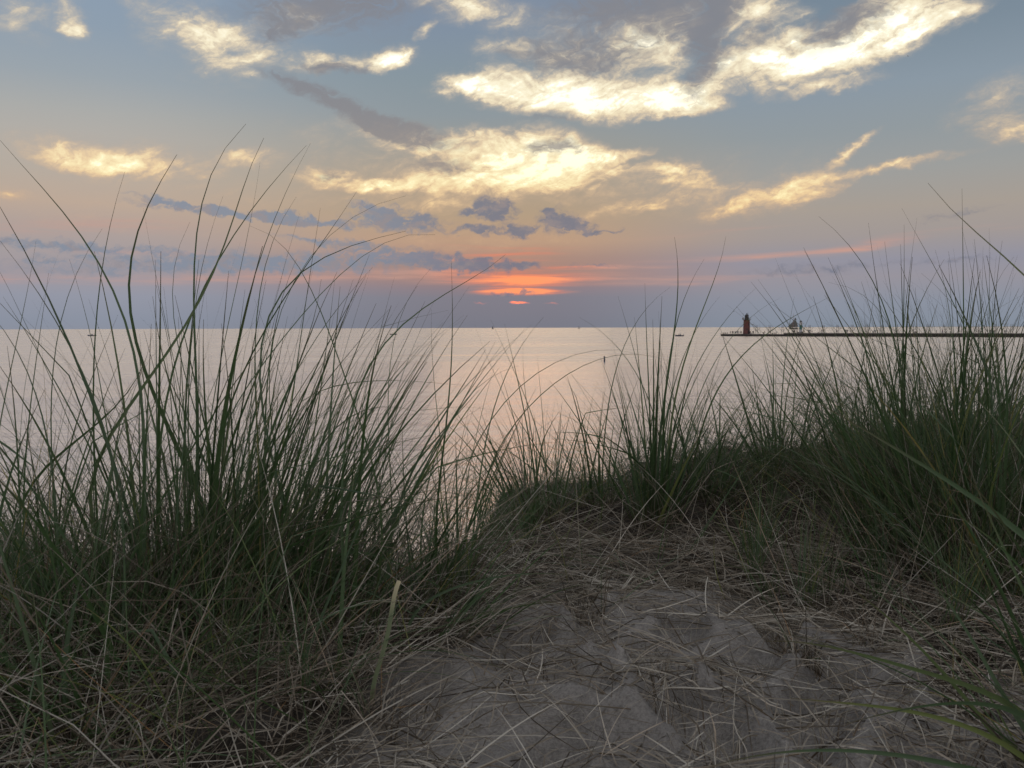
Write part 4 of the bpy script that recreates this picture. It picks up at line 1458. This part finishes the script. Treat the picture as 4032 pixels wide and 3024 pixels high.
mound_d = [
    (H((1633, 622), (1586, 670), (1551, 713), (1500, 800)), 1450, 3.6, .1), (H((1688, 642), (1606, 700), (1540, 790)), 1470, 3, .1), (H((1788, 643), (1708, 688), (1634, 738), (1574, 805), (1531, 882)), 1495, 5, .1),
]
mound_e = [(H((1716, 640), (1700, 740), (1690, 840)), 1685, 4, .1), (H((1760, 660), (1720, 760), (1700, 850)), 1690, 4, .05), (H((1640, 700), (1660, 800), (1680, 880)), 1690, 3, .1), (H((1808, 573), (1841, 655), (1861, 708), (1888, 792)), 1908, 5, .05)]
right_a = [
    (H((1971, 555), (1960, 658), (1961, 715), (1954, 782)), 1928, 8.5, -.1), (H((1768, 467), (1816, 510), (1861, 565), (1896, 630), (1926, 713)), 1955, 4.6, .1), (H((1953, 485), (1953, 575), (1951, 713)), 1945, 5, 0), (H((1981, 470), (1966, 575), (1951, 713)), 1930, 5.5, .05),
    (H((1911, 522), (1926, 640), (1936, 713)), 1945, 5, .1), (H((1948, 450), (1976, 500), (2036, 610), (2086, 713)), 2120, 5, .1), (H((1890, 620), (1875, 720), (1860, 800)), 1850, 6, 0), (H((2040, 560), (1990, 650), (1950, 760)), 1910, 5, .1), (H((1790, 610), (1850, 625), (1910, 690), (1945, 790)), 1965, 3.6, .1),
    (H((1985, 645), (2000, 720), (2020, 800)), 2030, 6, 0),
]
right_b = [
    (H((2078, 407), (2078, 550), (2083, 650), (2080, 800)), 2072, 5.5, 0), (H((2117, 588), (2100, 680), (2085, 800)), 2060, 7.5, -.1), (H((2190, 555), (2140, 640), (2110, 760)), 2070, 5, .1), (H((2020, 540), (2045, 640), (2060, 760)), 2075, 4, .1),
    (H((2225, 640), (2130, 740), (2060, 860)), 2010, 5, .1), (H((1990, 590), (2060, 660), (2120, 760)), 2160, 4, .05), (H((2165, 520), (2150, 640), (2140, 780)), 2130, 4.5, 0), (H((2212, 640), (2190, 740), (2160, 860)), 2120, 5, 0),
]
TUFTS = [
    ('thin beach grass tuft at the far left edge with a yellowish broad leaf', 30, 1.60, .15, 22, 120, 150, (.45, .85), (.0, .1), .34, far_left),
    ('open beach grass tuft left of the tallest tuft, one long leaf leaning far left', 230, 1.75, .16, 34, 150, 180, (.45, .85), (-.02, .1), .34, second),
    ('tallest dense beach grass tuft whose kinked dark leaves rise high into the sky', 440, 1.90, .17, 100, 230, 260, (.55, 1.02), (.10, .1), .22, main),
    ('wide beach grass tuft bowing right beside the tallest tuft', 600, 1.95, .16, 62, 210, 220, (.50, .95), (.20, .1), .28, fourth),
    ('loose beach grass tuft with crossing arched leaves at the left of the sun path', 810, 2.10, .18, 28, 120, 120, (.40, .78), (.08, .05), .38, fifth),
    ('slim upright beach grass tuft on the dune lip below the sun', 970, 2.35, .07, 16, 60, 90, (.35, .62), (.0, .0), .20, ()),
    ('beach grass tuft leaning left at the left end of the grassy mound', 1160, 3.15, .11, 34, 110, 60, (.34, .66), (-.14, .0), .24, mound_a),
    ('thin sparse beach grass tuft on the mound below the buoy', 1290, 3.30, .10, 16, 110, 50, (.32, .60), (-.05, .0), .34, ()),
    ('dark upright beach grass tuft in the middle of the mound reaching above the horizon', 1420, 3.05, .09, 56, 110, 60, (.45, .80), (.04, .0), .20, mound_c),
    ('low beach grass tuft on the mound below the lighthouse', 1545, 3.20, .11, 24, 130, 60, (.34, .66), (.06, .0), .34, mound_d),
    ('fine beach grass tuft on the mound crest below the sailing ship', 1690, 3.30, .10, 30, 140, 60, (.34, .66), (.0, .0), .30, mound_e),
    ('short beach grass tuft between the mound crest and the tall right tufts', 1815, 3.10, .12, 24, 130, 60, (.34, .66), (.02, .0), .34, ()),
    ('tall beach grass tuft with thick stems in front of the right part of the pier', 1935, 2.70, .12, 64, 190, 190, (.55, 1.0), (.0, .0), .22, right_a),
    ('dense bushy beach grass tuft standing right of the thick stemmed tuft', 2050, 2.50, .17, 90, 340, 360, (.58, 1.08), (.03, .0), .26, right_b),
    ('dense beach grass tuft cut off by the right edge of the view', 2175, 2.30, .18, 100, 360, 380, (.60, 1.12), (.02, .0), .26, ()),
    ('beach grass tuft filling the gap behind the two dense right tufts', 2120, 2.85, .18, 80, 260, 240, (.60, 1.10), (-.02, .0), .26, ()),
    ('slender beach grass tuft behind the short tuft and the thick stemmed one', 1880, 3.05, .15, 30, 150, 130, (.42, .80), (.0, .0), .28, ()),
]
for a in TUFTS:
    tuft(*a)

# broad leaves reaching in from a near tuft just beyond the right edge
near = [
    (H((2004, 395), (2086, 480), (2166, 555), (2260, 640), (2350, 760)), 2420, 4.5, .25), (H((1775, 875), (1848, 918), (1941, 972), (2041, 1032), (2128, 1095), (2240, 1180)), 2380, 8.5, .15), (H((2048, 812), (2091, 845), (2141, 898), (2212, 989), (2280, 1120)), 2400, 6, .1),
    (H((1655, 1385), (1775, 1393), (1908, 1427), (2008, 1453), (2140, 1500)), 2330, 6, -.1), (H((1708, 1508), (1808, 1513), (1941, 1537), (2080, 1565)), 2330, 5, -.15), (H((1828, 1563), (1908, 1537), (2041, 1523), (2180, 1530)), 2350, 6, -.15),
    (H((2090, 1000), (2130, 1100), (2190, 1230)), 2330, 4.5, 0), (H((1960, 1200), (2040, 1290), (2110, 1400)), 2330, 4.5, -.05), (H((1531, 1657), (1675, 1622), (1875, 1628), (2060, 1650)), 2300, 5, -.25), (H((1990, 1075), (2080, 1120), (2190, 1210)), 2350, 4, 0),
]
tuft('near beach grass tuft at the right edge sending broad green leaves across the picture', 2400, 1.25, .10, 10, 24, 60, (.4, .7), (-.35, .1), .25, near, wmul=1.15, htone=.60)  # long leaves toned lighter to paint in light falling from behind the viewer

left_low = [
    (H((0, 1393), (77, 1430), (140, 1507), (233, 1583), (283, 1650)), 330, 5, -.05), (H((377, 1110), (360, 1310), (357, 1477)), 358, 5.5, .05), (H((240, 1110), (230, 1343), (233, 1443)), 240, 7, .05), (H((182, 1160), (170, 1260), (150, 1360)), 140, 7, 0),
]
tuft('sprawling low beach grass tuft with pale straws in the dark lower left corner', 210, 1.45, .16, 16, 60, 160, (.30, .62), (.0, .0), .6, left_low, droop=.9)
straws = [
    (H((407, 1287), (467, 1370), (520, 1470)), 545, 3.4, .05), (H((320, 1297), (307, 1493), (270, 1590)), 235, 3.0, .05), (H((733, 1350), (600, 1340), (480, 1370), (300, 1430), (110, 1500)), 0, 3.0, .05), (H((640, 1340), (520, 1375), (380, 1470)), 320, 3, .05),
]
tuft('tangled withered beach grass tuft at the foot of the tallest tuft', 560, 1.60, .16, 8, 50, 190, (.28, .60), (.05, -.1), .6, (), droop=.9, dryheroes=straws)
tuft('flat green beach grass tuft lying over the path edge below the sun', 975, 1.88, .06, 9, 18, 60, (.25, .45), (.9, .45), .35, [
    (H((1204, 1300), (1137, 1307), (1037, 1337)), 965, 5, .05), (H((1270, 1247), (1104, 1243), (1027, 1253), (970, 1277), (904, 1313)), 880, 5, .05), (H((1037, 1357), (937, 1260), (837, 1210), (737, 1193)), 700, 5, 0)], droop=.9)
for lab, dx, d, n in (('brown withered grass stub on the sand at the right of the path', 1745, 1.72, 60), ('small straw coloured grass stub right of the brown one', 1905, 1.78, 50), ('pale wiry grass stub in the middle of the path', 1270, 1.98, 45), ('brown rotted grass stub on the sand at the bottom left of the path', 790, 1.45, 50), ('yellowed grass stub at the right border of the sand', 2130, 1.55, 50)):
    tuft(lab, dx, d, .045, 0, 3, n, (.14, .40), (0, 0), .42, (), name='grass_stub', group='withered grass stubs on the sand', droop=.8)

# the pale broken leaf standing by itself
x0, y0 = gxy(795, 1.5)
z0 = float(ground_full(np.array(x0), np.array(y0)))
bl = Blades()
c = smooth_line([(x0, y0, z0 - .01)] + [tuple(at(x * D2F, y * D2F, 1.5)) for x, y in ((803, 1510), (815, 1450), (830, 1397), (850, 1297), (862, 1254))], 18)
bl.add(c[None], .0078, .4, cut=True, face=np.array([[.2, -1, .1]]))
o = bl.build('broken_leaf', M['pale'], None, (x0, y0, z0))
o.location = (x0, y0, z0)
tag(o, 'single broad grass leaf with a snapped off pale square end left of the path', 'grass leaf')

# matted low grass on the mound and along the dune lip
gs, ds = Blades(), Blades()


def scatter(n, x_lo, x_hi, y_lo, y_hi, dens):
    x = rng.uniform(x_lo, x_hi, n)
    y = rng.uniform(y_lo, y_hi, n)
    k = rng.random(n) < dens(x, y)
    return x[k], y[k]


x, y = scatter(10500, -2.4, 2.6, 1.05, 4.2, lambda x, y: cover(x, y) ** 1.5)
n = len(x)
phi = rng.uniform(0, 2 * np.pi, n)
mo = (x > -.2) & (y > 2.6)
th_ = np.where(mo, rng.uniform(.95, 1.5, n), rng.uniform(.45, 1.45, n))
L_ = rng.uniform(.14, .50, n) * np.where(x < -.1, 1.25, 1.0)
ds.add(grow(x, y, L_, th_, th_ + rng.uniform(-.1, .55, n), phi, 8, .16, .15), rng.uniform(.0014, .0034, n), rng.random(n), .5)
x, y = scatter(4200, -2.4, 2.6, 1.0, 4.2, lambda x, y: cover(x, y) ** 1.5 * np.where(x < -.1, 1.0, np.where(y > 2.7, .22, .5)) * np.where((x > -.36) & (y > 2.2) & (y < 2.8), .4, 1.0))
n = len(x)
th_ = rng.uniform(.3, 1.3, n)
gs.add(grow(x, y, rng.uniform(.15, .55, n), th_, th_ + rng.uniform(0, .7, n), rng.uniform(0, 2 * np.pi, n), 8, .06, .2), rng.uniform(.0016, .0042, n), np.clip(rng.normal(.45, .28, n), 0, 1), .7)
cx_, cy_ = scatter(190, -2.4, 2.6, 1.5, 3.9, lambda x, y: cover(x, y) ** 2 * np.where((x > -.2) & (y > 2.7), .38, 1.0) * np.where((x > -.36) & (x < .25) & (y > 1.7) & (y < 2.8), .12, 1.0))
for a, b in zip(cx_, cy_):           # upright sprigs in small bunches
    n = int(rng.integers(12, 46))
    ang = rng.uniform(0, 2 * np.pi, n)
    rr = np.sqrt(rng.random(n)) * rng.uniform(.02, .06)
    hgt = rng.uniform(.22, .48)
    th = rng.uniform(.02, .45, n)
    gs.add(grow(a + rr * np.cos(ang), b + rr * np.sin(ang), rng.uniform(.45, 1.0, n) * hgt, th, th + rng.uniform(.0, .7, n), rng.normal(rng.uniform(0, 6.28), 1.4, n), 8, .04, .3), rng.uniform(.0016, .0046, n), np.clip(rng.normal(rng.uniform(.25, .6), .18, n), 0, 1), .75)
gs.build('low_grass', M['leaf'])
tag(COL.objects['low_grass'], 'short green beach grass growing over the mound and dune lip', 'grass', kind='stuff')

# straw and dead leaves lying about
x, y = scatter(22000, -1.6, 2.6, .95, 2.9, lambda x, y: .14 + .62 * sm(-.10, .12, vnoise(x * 2.6, y * 2.6, 51) + .5 * vnoise(x * 7, y * 7, 52)) + .4 * cover(x, y))
n = len(x)
phi = rng.uniform(0, 2 * np.pi, n)
L_ = rng.uniform(.04, .42, n) * rng.uniform(.3, 1, n)
ds.add(grow(x, y, L_, rng.uniform(1.25, 1.6, n), rng.uniform(1.45, 1.75, n), phi, 7, .12, .22, -.004), rng.uniform(.0013, .0038, n), np.where(rng.random(n) < .28, rng.uniform(0, .2, n), rng.uniform(.45, .95, n)), .35)
ds.build('dead_grass', M['dry'])
tag(COL.objects['dead_grass'], 'grey straw and withered leaves matted over sand and mound', 'dead grass', kind='stuff')
